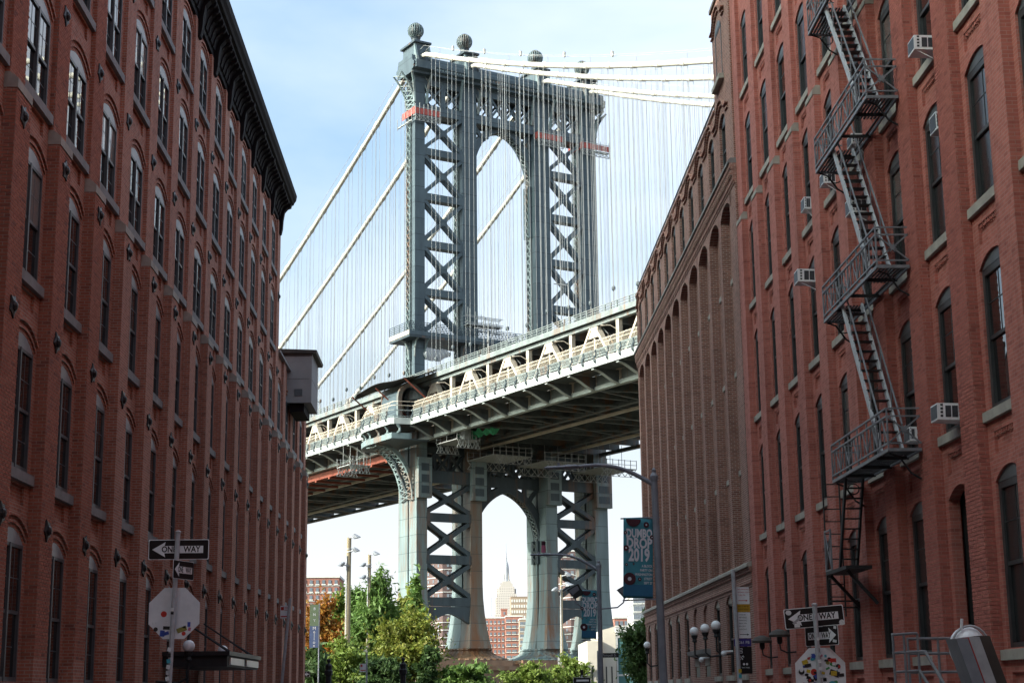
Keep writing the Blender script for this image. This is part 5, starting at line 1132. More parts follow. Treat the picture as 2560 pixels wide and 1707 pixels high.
def banner(loc, w, h, yaw, label):
    b = thing('banner', label, 'banner', loc, (0, 0.03, yaw), 'event banners on the street lamps')
    n = 8; V = []; F = []
    for i in range(n+1):
        for j in range(n*2+1):
            u, v = i/n-0.5, j/(2*n)-0.5; V.append((u*w, 0.02*math.sin(v*9)*math.cos(u*3), v*h))
    for i in range(n):
        for j in range(2*n): q = i*(2*n+1)+j; F.append((q, q+2*n+1, q+2*n+2, q+1))
    MB().add(V, F).build('cloth', 'teal', b, smooth=True).modifiers.new('s', 'SOLIDIFY').thickness = 0.004
    k = h/1.98; e = -0.028
    MB().box(-w*0.485, w*0.485, e+0.003, e+0.005, -h/2+0.05*k, -h/2+0.33*k).build('dark_band', 'teal_deep', b)
    for tx, sz, z in (('DUMBO', 0.285, 0.60), ('DROP', 0.345, 0.355), ('2019', 0.43, 0.06)): letters(tx, sz*k, 'banner_pale', b, (0.02*k, e, z*k), bold=0.04, sx=0.64 if tx == 'DUMBO' else 0.70 if tx == 'DROP' else 0.62)
    for i, tx in enumerate(('A BLOCK', 'PARTY ON', 'WASHINGTON', 'STREET', 'SEPT 27')): letters(tx, 0.085*k, 'banner_pale', b, (w*0.47, e, (-0.20-0.104*i)*k), align='RIGHT', bold=0.025, sx=0.75)
    def disc(x, z, r):
        MB().cyl((x, e-0.001, z), (x, e+0.004, z), r, 18).build('disc', 'maroon', b); MB().cyl((x, e-0.002, z), (x, e-0.0005, z), r*0.32, 8).build('disc_spot', 'banner_pale', b)
    for x, z, r in ((-0.22, -0.52, 0.155), (-0.13, 0.93, 0.0), (0.20, 0.83, 0.07), (-0.33, 0.62, 0.045), (0.345, 0.52, 0.055), (-0.31, 0.24, 0.07), (-0.30, -0.17, 0.035), (0.035, -0.52, 0.045), (-0.12, -0.15, 0.022)):
        if r: disc(x*k, z*k, r*k)
    A = [(-0.13*k+0.19*k*math.cos(PI+PI*i/14), e, 0.965*k+0.19*k*math.sin(PI+PI*i/14)) for i in range(15)]
    MB().prism(A, (0, 0.004, 0)).build('disc', 'maroon', b)
    return b
street_lamp((4.82, 40.0, GZ), (4.68, 40.0, 5.19), (2.75, 40.0, 5.55), (-0.60, 3.25-GZ, 0.76, 1.98), 'street lamp with curved arm before the brown warehouse', 0)
banner((4.235, 39.98, 3.25), 0.75, 1.98, 0.10, 'large teal event banner on the nearer street lamp')
l2 = street_lamp((5.26, 64.6, GZ), (5.24, 64.6, 4.87), (3.3, 64.6, 5.42), (-0.45, 3.03-GZ, 0.62, 1.92), 'farther street lamp with pink can on its head standing before the bridge leg', 0)
MB().lathe([(0.09, 0), (0.09, 0.28), (0.05, 0.30)], 10, (-2.22, 0, 5.5-GZ)).build('can', 'st_pink', l2); MB().lathe([(0.085, 0), (0.085, 0.14), (0.05, 0.16)], 10, (-2.22, 0, 5.8-GZ)).build('can_lid', 'maroon', l2)
for sx_ in (-1, 1):
    c = Vector((sx_*1.0+0.02, 0.0, 3.95-GZ)); MB().tube([(0.0, 0, 3.25-GZ), (sx_*0.7, 0, 3.3-GZ), (sx_*0.95, 0, 3.5-GZ), (sx_*1.0, 0, 3.8-GZ)], 0.03, 6).build('flood_arm', 'lamp_grey', l2)
    MB().prism([(c.x-0.32, -0.1, c.z+0.05), (c.x+0.12, -0.1, c.z+0.3), (c.x+0.34, -0.1, c.z-0.1), (c.x+0.0, -0.1, c.z-0.3)], (0, 0.35, 0)).build('floodlight', 'iron_black', l2)
    MB().prism([(c.x-0.28, -0.11, c.z+0.02), (c.x+0.08, -0.11, c.z+0.22), (c.x+0.16, -0.11, c.z+0.06), (c.x-0.1, -0.11, c.z-0.15)], (0, 0.01, 0)).build('flood_glass', 'glass_far', l2)
banner((4.82, 64.58, 3.03), 0.60, 1.90, 0.12, 'smaller teal event banner on the farther street lamp')
ps = thing('street_name_sign', 'small black street name plate on a post by the white pavilion', 'street sign', (7.6, 88.0, GZ))
MB().cyl((-0.62, 0, 0), (-0.62, 0, 2.2-GZ), 0.04, 8).build('pole', 'lamp_grey', ps)
p = board(1.02, 0.24, 'sign_black', ps, (0, -0.05, 1.95-GZ), (0, 0.0, 0.0), 'name_plate'); letters('Plymouth St', 0.19, 'sign_alu', p, (0, -0.005, 0), sx=0.82)
# ------------------------------------------------------------------ left entrance canopy with globes
cn = thing('entrance_canopy', 'black flat entrance canopy hung on rods from the left warehouse', 'canopy', (-8.87, 47.6, GZ))
Cn = lambda name, mb, m: mb.map(lambda x, y, z: (x+8.87, y-47.6, z-GZ)).build(name, m, cn)
Cn('canopy_body', MB().box(-8.87, -7.0, 47.6, 54.6, 0.86, 1.18), 'iron_black'); Cn('canopy_edge', MB().box(-8.87, -6.92, 47.5, 54.7, 1.18, 1.30), 'cast_iron')
Cn('light_panel', MB().box(-6.99, -6.95, 48.0, 50.9, 0.92, 1.12), 'opal'); Cn('light_panel', MB().box(-6.99, -6.95, 51.5, 54.3, 0.92, 1.12), 'opal')
for y in (48.6, 53.6): Cn('tie_rod', MB().cyl((-8.87, y+1.2, 2.4), (-7.1, y, 1.3), 0.03, 6), 'iron_black'); Cn('tie_rod', MB().cyl((-8.87, y+1.9, 2.35), (-7.1, y+0.6, 1.3), 0.02, 6), 'iron_black')
def globe_lamp(loc, r, label, group, arm):
    g = thing('globe_lamp', label, 'lamp', loc, None, group)
    MB().sphere((0, 0, 0), r, 20, 12).build('globe', 'opal', g, smooth=True)
    MB().lathe([(0.06, -r-0.24), (0.10, -r-0.2), (0.07, -r-0.12), (0.12, -r-0.05), (0.13, -r+0.03)], 12).build('holder', 'iron_black', g)
    if arm: MB().tube([(0, 0, -r-0.24), (0, 0, -r-0.7), (arm*0.3, 0, -r-0.85), (arm, 0, -r-0.8)], 0.035, 6).build('arm', 'iron_black', g)
    else: MB().cyl((0, 0, -r-0.24), (0, 0, -r-0.02), 0.05, 6).build('stem', 'iron_black', g)
globe_lamp((-7.95, 46.6, 1.42), 0.175, 'white globe lamp left of the black entrance canopy', 'globe lamps by the left entrance', -0.9)
globe_lamp((-8.15, 54.4, 1.50), 0.175, 'white globe lamp standing behind the black entrance canopy', 'globe lamps by the left entrance', 0)
for (y, nm) in ((62.82, 'farthest left'), (59.93, 'middle'), (57.25, 'nearest')): globe_lamp((8.75, y, 2.26), 0.175, nm + ' of three white globe lamps over the brown warehouse doors', 'globe lamps over the brown warehouse doors', 0.6)
globe_lamp((8.75, 79.6, 2.23), 0.175, 'lone white globe lamp at far end of the brown warehouse beside the tree', None, 0.5)
for i, (y, z) in enumerate(((48.9, 1.46), (46.1, 1.54))):
    b = thing('barn_lamp', ('farther' if i == 0 else 'nearer') + ' of two rusty disc wall lamps on curved arms on the red building', 'lamp', (8.85, y, z), None, 'disc wall lamps on the red building')
    MB().lathe([(0.30, -0.06), (0.31, 0.0), (0.22, 0.10), (0.06, 0.16)], 18).build('shade', 'roof_edge', b); MB().lathe([(0.05, -0.26), (0.08, -0.2), (0.08, -0.06)], 10).build('bulb_holder', 'cast_iron', b)
    MB().tube([(0, 0, -0.26), (0.02, 0, -0.42), (0.2, 0, -0.5), (0.46, 0, -0.48)], 0.022, 6).build('arm', 'cast_iron', b)
for x, y, z, lb_ in ((8.95, 57.0, 1.28, 'nearer'), (8.95, 62.6, 1.18, 'farther')):
    cm = thing('security_camera', lb_ + ' white security camera beside the brown warehouse doors', 'camera', (x, y, z), None, 'security cameras by the warehouse doors')
    MB().cyl((0.33, 0.0, 0.08), (0.0, 0.0, 0.06), 0.03, 8).build('mount', 'white_plastic', cm); MB().sphere((0, -0.02, 0), 0.10, 12, 8).build('dome', 'white_plastic', cm, smooth=True)
# ------------------------------------------------------------------ right foreground: steel stair railing and leaning lift boom
sr = thing('stair_railing', 'grey steel pipe railing of the loading dock steps before the red building', 'railing', (7.0, 26.0, GZ))
def Sr(p, q, r=0.022): MB().cyl(Vector(p)-Vector((7.0, 26.0, GZ)), Vector(q)-Vector((7.0, 26.0, GZ)), r, 8).build('pipe', 'iron_grey', sr)
for x in (6.82, 7.0, 7.22): Sr((x, 26, GZ), (x, 26, 0.86))
for z in (0.87, 0.58, 0.28): Sr((6.80, 26, z-0.02), (7.22, 26, z))
Sr((7.22, 26.0, 0.58), (7.30, 25.9, 0.58)); Sr((7.30, 25.9, 0.58), (7.54, 25.5, -0.1), 0.028); Sr((7.22, 26.0, 0.28), (7.52, 25.5, -0.5), 0.028)
for z in (0.80, 0.56, 0.26): Sr((7.22, 26.6, z), (8.4, 26.6, z))
for x in (7.22, 7.72, 8.35): Sr((x, 26.6, GZ), (x, 26.6, 0.82))
bm = thing('lift_boom', 'leaning grey steel box boom with red stripe and white rounded hood at lower right corner', 'lift', (7.3, 22.0, GZ))
Bm = lambda name, mb, m: mb.map(lambda x, y, z: (x-7.3, y-22.0, z-GZ)).build(name, m, bm)
sl = (0.52, -1.0)
def bx4(x0, x1, dy0, dy1, z0, name, m, dz=0.0):
    k = sl[0]*(z0-GZ)*1.0
    V = [(x0, 22+dy0, z0+dz), (x1, 22+dy0, z0+dz), (x1, 22+dy1, z0+dz), (x0, 22+dy1, z0+dz)]
    B = [(x+0.30*(z0-GZ), y, GZ) for x, y, z in V]
    Bm(name, MB().add(V+B, [(0,1,2,3), (7,6,5,4), (0,4,5,1), (1,5,6,2), (2,6,7,3), (3,7,4,0)]), m)
bx4(6.64, 6.80, 0, 0.5, 0.66, 'boom_plate', 'lamp_grey'); bx4(6.81, 6.96, 0.0, 0.5, 0.68, 'boom_plate', 'sign_alu'); bx4(6.962, 7.12, 0.06, 0.56, 0.695, 'boom_side', 'roof_edge'); bx4(6.80, 6.81, -0.004, 0.3, 0.67, 'stripe', 'st_red')
Bm('hood', MB().sphere((7.02, 22.75, 0.55), 0.26, 18, 10, 1.15), 'white_plastic'); Bm('hood_band', MB().tube([(7.02+0.265*math.cos(a), 22.6, 0.55+0.30*math.sin(a)) for a in [PI*i/12 for i in range(13)]], 0.018, 5), 'sign_alu')
Bm('hood_tip', MB().cyl((6.90, 22.6, 0.78), (6.92, 22.6, 0.95), 0.02, 6), 'white_plastic')
# ------------------------------------------------------------------ trees, shrubs
def leafmat(name, c1, c2, c3):
    m, t, b = principled(name, c1, 0.55, 0, 0.3); g = nd(t, 'ShaderNodeNewGeometry')
    c = ramp(t, g.outputs['Random Per Island'], [(0.0, c1), (0.5, c2), (1.0, c3)])
    c = mixc(t, 0.6, c, ramp(t, noise(t, coords(t), 0.9, 3), [(0.35, (0.6, 0.62, 0.6)), (0.65, (1.25, 1.2, 1.1))]), 'MULTIPLY')
    t.links.new(c, b.inputs['Base Color']); tl = nd(t, 'ShaderNodeBsdfTranslucent'); t.links.new(c, tl.inputs['Color']); mx_ = nd(t, 'ShaderNodeMixShader'); mx_.inputs[0].default_value = 0.32
    o = t.nodes['Material Output']; t.links.new(b.outputs[0], mx_.inputs[1]); t.links.new(tl.outputs[0], mx_.inputs[2]); t.links.new(mx_.outputs[0], o.inputs['Surface'])
leafmat('leaf_green', (0.085, 0.165, 0.035), (0.125, 0.215, 0.05), (0.16, 0.25, 0.07))
leafmat('leaf_deep', (0.045, 0.09, 0.028), (0.065, 0.12, 0.036), (0.095, 0.155, 0.05))
leafmat('leaf_yellow', (0.14, 0.19, 0.03), (0.20, 0.23, 0.04), (0.27, 0.26, 0.05))
leafmat('leaf_lime', (0.12, 0.19, 0.03), (0.17, 0.24, 0.045), (0.22, 0.28, 0.06))
leafmat('leaf_orange', (0.30, 0.10, 0.018), (0.38, 0.16, 0.025), (0.26, 0.17, 0.03))
worn('bark', (0.11, 0.085, 0.06), (0.06, 0.048, 0.035), 0.9, 3.0)
worn('wood_pole', (0.36, 0.30, 0.20), (0.26, 0.21, 0.14), 0.85, 1.5, stretch=(4,4,0.3))
def foliage(mb, rn, lobes, n, ls, up=0.3, elong=1.0):
    """leaves spread through the lobes' volume, denser towards their skin"""
    tot = sum(l[3]*l[4]*l[5] for l in lobes)
    for (cx, cy, cz, rx, ry, rz) in lobes:
        k = int(n*rx*ry*rz/tot)
        tw_ = [(rn.gauss(0, 1), rn.gauss(0, 1), rn.gauss(0, 1)) for _ in range(max(5, k//90))]
        for _ in range(k):
            v = Vector(rn.choice(tw_)); v.normalize(); v += Vector((rn.gauss(0, .26), rn.gauss(0, .26), rn.gauss(0, .26))); 
            r = 0.40+0.62*rn.random()**0.7 if rn.random() < 0.84 else rn.uniform(0.95, 1.42)
            p = Vector((cx+v.x*r*rx, cy+v.y*r*ry, cz+v.z*r*rz)); s = ls*rn.uniform(0.6, 1.4)
            a = Vector((rn.gauss(0, 1), rn.gauss(0, 1), rn.gauss(0, 1)-0.4)).normalized(); nn = a.cross(Vector((rn.gauss(0, 1), rn.gauss(0, 1), rn.gauss(0, 1)+up))).normalized()
            b = a.cross(nn)*s*0.5; a = a*s*elong
            mb.add([p-a*0.5, p+b*0.55, p+a*0.5, p-b*0.55], [(0,1,2,3)])
def tree(name, label, px, top, Y, wpx, crown_base, m, n, ls, seed, group, elong=1.2, nl=9, cat='tree', slim=1.0):
    rn = random.Random(seed); c = at(px, top, Y); base = at(px, crown_base, Y); W = wpx*Y/FPX/2
    t = thing(name, label, cat, (c.x, Y, GZ-0.16), None, group); H = c.z-GZ+0.16; hb = max(0.3, base.z-GZ+0.16)
    lobes = []
    for i in range(nl):
        f = (i+0.5)/nl; z = hb+(H-hb)*(0.12+0.80*f); w_ = W*(math.sin(PI*(0.16+0.74*f))**0.6)*slim
        an = i*2.4+rn.uniform(-.5, .5); off = W*(0.52-0.22*f)*rn.uniform(0.7, 1.2)
        r = (H-hb)*0.20; lobes.append((off*math.cos(an), off*math.sin(an)*0.9, z, max(0.3, w_*0.62), max(0.3, w_*0.62), max(0.25, r)))
    lobes.append((0, 0, H-(H-hb)*0.12, W*0.30, W*0.30, (H-hb)*0.13))
    mb = MB(); foliage(mb, rn, lobes, n, ls, 0.3, elong); mb.build('crown', m, t)
    tr_ = MB().tube([(0, 0, 0), (0.03*H, 0, H*0.35), (0.0, 0.02*H, H*0.8)], 0.1, 7, [0.022*H+0.05, 0.016*H+0.03, 0.02])
    for l in lobes[:10]: tr_.tube([(0.01*H, 0, H*0.25), (l[0]*0.5, l[1]*0.5, (H*0.25+l[2])/2), (l[0], l[1], l[2])], 0.05, 5, [0.012*H, 0.008*H, 0.01])
    tr_.build('trunk', 'bark', t); return t
TG = 'park trees before the bridge tower'
tree('tree', 'orange autumn tree beside the left warehouse end', 800, 1505, 118, 108, 1690, 'leaf_orange', 9500, 0.24, 1, TG)
tree('tree', 'small pale green tree between orange tree and wooden lamp pole', 843, 1483, 124, 62, 1640, 'leaf_lime', 3200, 0.28, 14, TG)
tree('tree', 'tallest feathery dark green tree right of the wooden lamp poles', 942, 1446, 122, 120, 1680, 'leaf_green', 15000, 0.26, 2, TG, 2.0, 12)
tree('tree', 'narrow green tree directly behind the tall wooden lamp pole', 888, 1470, 126, 74, 1650, 'leaf_green', 6000, 0.25, 3, TG, 1.9)
tree('tree', 'olive tinted tree before the pale bridge leg', 1008, 1474, 128, 84, 1650, 'leaf_yellow', 3600, 0.30, 4, TG)
tree('tree', 'slim bright tree climbing in front of the nearest bridge leg', 1040, 1454, 116, 52, 1640, 'leaf_green', 2600, 0.32, 5, TG, 1.9, 8, slim=0.8)
tree('tree', 'broad yellow green tree in front of the stone bridge pier', 1022, 1540, 104, 172, 1720, 'leaf_yellow', 16000, 0.23, 6, TG, 1.15, 12)
SG = 'shrubs along the park edge'
tree('shrub', 'light green leafy shrub at the foot of the tall lamp pole', 868, 1604, 102, 150, 1730, 'leaf_lime', 5200, 0.24, 7, SG, 1.2, 8, 'shrub')
tree('shrub', 'dark green bush under the yellow green tree', 960, 1640, 98, 130, 1740, 'leaf_deep', 5200, 0.22, 8, SG, 1.2, 8, 'shrub')
tree('shrub', 'dark drooping evergreen shrub against the left warehouse corner', 795, 1628, 98, 84, 1740, 'leaf_deep', 4200, 0.26, 9, SG, 2.2, 8, 'shrub')
tree('shrub', 'deep green shrub at the right foot of the yellow green tree', 1070, 1622, 100, 64, 1740, 'leaf_deep', 2600, 0.24, 13, SG, 1.2, 7, 'shrub')
tree('shrub', 'rounded large leaved green bush below the left side of the arch', 1156, 1662, 100, 152, 1750, 'leaf_green', 4600, 0.30, 10, SG, 1.2, 7, 'shrub')
tree('shrub', 'lime green bush below the right side of the arch', 1320, 1664, 102, 118, 1750, 'leaf_lime', 4200, 0.22, 11, SG, 1.3, 7, 'shrub')
tree('shrub', 'lime green bush at the foot of the slim wooden pole', 1425, 1650, 104, 124, 1750, 'leaf_lime', 4400, 0.22, 15, SG, 1.3, 7, 'shrub')
tree('tree', 'dark green street tree at the far end of the brown warehouse', 1602, 1538, 92, 108, 1730, 'leaf_deep', 8200, 0.20, 12, None, 1.3, 11)
# ------------------------------------------------------------------ wooden floodlight poles, banner, posts by the park
def flood_pole(px, ytop, Y, r, label, heads):
    p = at(px, ytop, Y); fp = thing('floodlight_pole', label, 'lamp pole', (p.x, Y, GZ-0.16), None, 'wooden floodlight poles in the park'); H = p.z-GZ+0.16
    MB().tube([(-0.12, 0, 0), (0, 0, H)], r, 10, [r*1.5, r]).build('pole', 'wood_pole', fp)
    for dz, sx_, sc in heads:
        MB().tube([(0, -r, H-dz), (sx_*0.3, -r-0.1, H-dz+0.05)], 0.04, 5).build('lamp_arm', 'galvanised', fp)
        MB().lathe([(0.10, 0.16), (0.16, 0.05), (0.24*sc, -0.12), (0.23*sc, -0.13)], 12).map(lambda x, y, z: (x+sx_*z*-0.9, y, z*0.9+x*0.25*sx_)).build('floodlight', 'lamp_grey', fp, (sx_*0.46, -r-0.15, H-dz+0.1))
    for dz in (0.8, 1.0): MB().lathe([(r*1.25, 0), (r*1.25, 0.06)], 12, (0, 0, H-dz)).build('band', 'galvanised', fp)
    MB().cyl((-r*1.1, -r, 0.5), (-r*0.9, -r, H*0.9), 0.04, 6).build('conduit', 'galvanised', fp); MB().box(-r-0.25, -r+0.05, -r-0.2, -r+0.05, H*0.38, H*0.38+0.5).build('switch_box', 'sign_alu', fp)
    return fp
flood_pole(873, 1343, 108, 0.15, 'thick wooden pole with floodlights standing left among the trees', ((0.05, 1, 1.0), (0.95, 1, 0.8), (1.9, -1, 0.8)))
flood_pole(924, 1385, 121, 0.125, 'thinner wooden pole with floodlights rising behind the tallest tree', ((0.05, 1, 1.0), (0.9, -1, 0.8), (1.8, -1, 1.0)))
flood_pole(1403, 1436, 110, 0.08, 'slim pale wooden pole with floodlights before the third bridge leg', ((0.1, 1, 0.8), (0.75, 1, 1.2), (1.1, -1, 0.6)))
worn('banner_green', (0.14, 0.19, 0.12), (0.12, 0.165, 0.10), 0.8, 3.0); worn('banner_blue', (0.085, 0.12, 0.24), (0.07, 0.10, 0.20), 0.8, 3.0)
p = at(785, 1564, 96); bn = thing('banner', 'narrow green and blue sponsor banner by the left warehouse corner', 'banner', (p.x, 96, p.z))
MB().box(-0.26, 0.26, -0.01, 0.01, 0.0, 1.25).build('green_field', 'banner_green', bn); MB().box(-0.26, 0.26, -0.01, 0.01, -1.25, -0.002).build('blue_field', 'banner_blue', bn)
for i, ch in enumerate('Mellon'): letters(ch, 0.26, 'sign_white', bn, (0.02, -0.016, -0.14-0.20*i), rot=(PI/2, 0.0, 0))
for i, ch in enumerate('BNY'): letters(ch, 0.22, 'banner_pale', bn, (0.02, -0.016, 1.0-0.34*i), rot=(PI/2, 0.0, 0))
MB().cyl((0.3, 0.03, 1.3), (0.3, 0.03, GZ-0.16-p.z), 0.04, 8).build('post', 'lamp_grey', bn)
for x, y, lb_ in ((822, 1644, 'black cast iron post with ball finial below the thick wooden pole'), (1008, 1641, 'black cast iron post with ball finial below the yellow green tree')):
    p = at(x, y, 80); f = thing('iron_post', lb_, 'post', (p.x, 80, GZ), None, 'black iron posts at the park gate'); H = p.z-GZ
    MB().lathe([(0.20, 0), (0.20, 0.3), (0.14, 0.4), (0.14, H-0.85), (0.20, H-0.8), (0.21, H-0.62), (0.15, H-0.55), (0.17, H-0.35), (0.09, H-0.28), (0.05, H-0.22)], 8).build('shaft', 'iron_black', f)
    MB().sphere((0, 0, H-0.12), 0.10, 10, 8).build('finial', 'iron_black', f)
p = at(917, 1632, 90); f = thing('parking_sign', 'dark pole with small parking plate between the park shrubs', 'street sign', (p.x, 90, GZ))
MB().cyl((0, 0, 0), (0, 0, p.z-GZ), 0.045, 8).build('pole', 'lamp_grey', f); q = board(0.36, 0.44, 'sign_white', f, (-0.2, 0.06, p.z-GZ-0.78), (0, 0, 0.15), 'rule_plate'); MB().box(-0.14, 0.14, -0.004, -0.001, -0.16, -0.11).build('stripe', 'st_red', q); MB().box(-0.15, -0.03, -0.004, -0.001, 0.05, 0.18).build('emblem', 'st_red', q)
p = at(770, 1684, 92); f = thing('arrow_sign', 'small white framed arrow sign peeping out at the left warehouse corner', 'street sign', (p.x-0.35, 92, GZ))
MB().cyl((0, 0.05, 0), (0, 0.05, p.z+0.3-GZ), 0.04, 8).build('pole', 'lamp_grey', f); q = board(0.92, 0.31, 'sign_white', f, (0, 0, p.z-GZ), name='sign_plate'); board(0.89, 0.28, 'sign_black', q, (0, -0.003, 0), name='black_field', t=0.003)
MB().add([(0.42,-0.006,0), (0.24,-0.006,0.11), (0.24,-0.006,-0.11)], [(0,1,2)]).build('arrow_head', 'sign_white', q); MB().box(-0.36, 0.24, -0.006, -0.0035, -0.05, 0.05).build('arrow_shaft', 'sign_white', q)
p = at(1455, 1700, 86); f = thing('arrow_sign', 'black one way sign top showing at the bottom before the lime bushes', 'street sign', (p.x, 86, GZ))
MB().cyl((0, 0.05, 0), (0, 0.05, p.z+0.55-GZ), 0.04, 8).build('pole', 'lamp_grey', f); q = board(0.92, 0.31, 'sign_white', f, (0, 0, p.z-GZ), name='sign_plate'); board(0.89, 0.28, 'sign_black', q, (0, -0.003, 0), name='black_field', t=0.003); board(0.16, 0.26, 'sign_black', f, (0, 0, p.z+0.42-GZ), name='small_plate')
MB().box(-0.3, 0.36, -0.006, -0.0035, -0.05, 0.05).build('arrow_shaft', 'sign_white', q)
# ------------------------------------------------------------------ white pavilion with big panes
worn('render_white', (0.72, 0.66, 0.56), (0.66, 0.60, 0.51), 0.8, 1.0); worn('pav_frame', (0.62, 0.63, 0.62), (0.55, 0.56, 0.55), 0.5, 2.0); glass('glass_pavilion', (0.10, 0.22, 0.22), 0.08, 0.8, 0.0); worn('cyan_blind', (0.06, 0.42, 0.52), (0.05, 0.36, 0.45), 0.7, 1.0)
pv = thing('pavilion', 'white modern pavilion with large blue green panes right of the bridge pier', 'building', (7.6, 104.0, GZ-0.16))
Pv = lambda name, mb, m: mb.map(lambda x, y, z: (x-7.6, y-104.0, z-GZ+0.16)).build(name, m, pv)
Pv('low_wall', MB().box(7.55, 8.55, 103.4, 112, GZ-0.16, 3.2), 'render_white'); Pv('wall', MB().prism([(8.5, 104, GZ-0.16), (9.42, 104, GZ-0.16), (9.42, 104, 4.12), (8.5, 104, 3.88)], (0, 9, 0)), 'render_white')
Pv('roof', MB().box(9.42, 13.0, 103.7, 113, 3.72, 4.05), 'pav_frame')
for x in (9.45, 10.75, 12.2): Pv('mullion', MB().box(x, x+0.10, 103.95, 104.05, GZ-0.16, 3.72), 'pav_frame')
for z in (1.0, 3.4): Pv('transom', MB().box(9.55, 12.2, 103.96, 104.04, z, z+0.12), 'pav_frame')
for x0, x1 in ((9.55, 10.75), (10.85, 12.2)):
    for z0, z1 in ((GZ-0.16, 1.0), (1.12, 3.4)): Pv('pane', MB().box(x0, x1, 104.0, 104.02, z0, z1), 'glass_pavilion')
Pv('blind', MB().box(10.0, 10.7, 103.985, 103.998, 1.9, 3.2), 'cyan_blind')
for x in (7.8, 8.25, 8.75, 9.1): Pv('recess', MB().box(x, x+0.07, 103.37 if x < 8.5 else 103.97, 103.41 if x < 8.5 else 104.01, GZ, 1.6), 'frame_dark')
# ------------------------------------------------------------------ far buildings across the river
def tower(name, label, x0, x1, ytop, Y, depth, m, rows, cols, ww, wh, wm, z_floor=3.0, band=None, group=None, side=True, roof=None, glassm='glass_far', ybase=None):
    a, b = at(x0, ytop, Y), at(x1, ytop, Y); H = a.z-GZ+0.16; W = b.x-a.x
    t = thing(name, label, 'building', (a.x, Y, GZ-0.16), None, group)
    MB().box(0, W, 0, depth, 0, H).build('wall', m, t)
    wme = MB().box(-ww/2, ww/2, -0.12, 0.1, 0, wh).mesh('window', glassm); fme = MB().box(-ww/2-0.15, ww/2+0.15, -0.25, 0.05, -0.35, -0.05).mesh('sill', wm)
    wms = MB().box(W-0.1, W+0.12, -ww/2, ww/2, 0, wh).mesh('window', glassm)
    for r in range(rows):
        z = H-z_floor*(r+1)+0.4
        if band: MB().box(-0.15, W+0.15, -0.15, depth, z-0.6, z-0.45).build('band', band, t)
        for c in range(cols):
            wd = put('window', wme, t, (W*(c+0.5)/cols, 0, z)); put('sill', fme, wd)
    MB().box(-0.2, W+0.2, -0.2, depth+0.2, H, H+(roof or 0.6)).build('parapet', wm, t)
    return t
worn('far_brick', (0.34, 0.15, 0.115), (0.27, 0.12, 0.09), 0.9, 0.2); worn('far_brown', (0.135, 0.085, 0.08), (0.105, 0.068, 0.064), 0.9, 0.2); worn('far_white', (0.62, 0.60, 0.57), (0.55, 0.53, 0.50), 0.9, 0.1); worn('far_tan', (0.36, 0.27, 0.20), (0.30, 0.22, 0.165), 0.9, 0.1); worn('limestone', (0.46, 0.41, 0.375), (0.40, 0.36, 0.33), 0.9, 0.02); worn('limestone_grey', (0.40, 0.41, 0.44), (0.35, 0.36, 0.39), 0.9, 0.02); worn('far_mast', (0.35, 0.36, 0.40), (0.3, 0.31, 0.34), 0.6, 0.1)
FG = 'apartment blocks across the river'
tower('apartment_block', 'red brick apartment block with white trim beside the left warehouse', 755, 848, 1444, 420, 16, 'far_brick', 9, 6, 0.75, 0.95, 'far_white', 1.95, 'far_white', FG)
def bay_tower(x0, xm, x1, ytop, Y, label):
    a, b, c = at(x0, ytop, Y), at(xm, ytop, Y), at(x1, ytop, Y); H = a.z-GZ+0.16
    t = thing('apartment_tower', label, 'building', (a.x, Y, GZ-0.16), None, FG); W1, W2 = b.x-a.x, c.x-a.x
    MB().prism([(0, 9, 0), (W1, 0, 0), (W2, 0.5, 0), (W2, 12, 0), (0, 14, 0)], (0, 0, H)).build('wall', 'far_brown', t)
    n = int(H/2.4)
    for k in range(n):
        z = H-2.4*k-0.4
        if z < 3: break
        MB().prism([(-0.1, 8.85, z), (W1, -0.15, z), (W2+0.1, 0.35, z), (W2+0.1, 0.6, z), (W1, 0.1, z), (0, 9.1, z)], (0, 0, 0.22)).build('band', 'far_white', t)
        for q in range(3):
            f = (q+0.6)/3.4; MB().box(-0.35, 0.35, -0.06, 0.05, 0, 1.0).build('window', 'glass_far', t, (W1*f, 9-9*f-0.05, z-1.5), (0, 0, math.atan2(-9, W1)))
        for q in range(3): MB().box(-0.4, 0.4, -0.06, 0.05, 0, 1.0).build('window', 'glass_far', t, (W1+(W2-W1)*(q+0.5)/3, 0.2, z-1.5))
    return t
bay_tower(1062, 1106, 1134, 1402, 520, 'dark brown banded apartment tower seen through the left bracing of the bridge')
bay_tower(1388, 1425, 1452, 1436, 540, 'dark brown banded apartment tower seen through the right bracing of the bridge')
tower('apartment_block', 'pale brown block cut off behind the right bracing of the bridge', 1404, 1438, 1378, 900, 14, 'far_brown', 16, 2, 1.6, 1.6, 'far_white', 3.2, 'far_white', FG)
tower('apartment_block', 'red brick block at the foot of the great stepped tower', 1212, 1262, 1545, 760, 16, 'far_brick', 11, 5, 0.9, 1.2, 'far_white', 2.7, None, FG)
tower('apartment_block', 'red brick block with stacked balconies right of the arch centre', 1264, 1306, 1541, 740, 16, 'far_brick', 11, 3, 2.0, 1.1, 'far_white', 2.7, 'far_brown', FG)
tower('apartment_block', 'pinkish block with white balconies tucked behind the third bridge leg', 1299, 1330, 1548, 720, 16, 'far_tan', 11, 3, 1.6, 1.3, 'far_white', 2.7, 'far_white', FG)
tower('water_tank_house', 'round brick tank house on the roof of the red block under the stepped tower', 1253, 1268, 1524, 770, 4, 'far_brick', 1, 1, 0.8, 1.2, 'far_brick', 2.5, None)
tower('office_block', 'tan office block with pale window grid right of the stepped tower', 1277, 1326, 1492, 1500, 30, 'far_tan', 12, 8, 1.4, 2.6, 'far_tan', 5.0, None, FG, glassm='far_white')
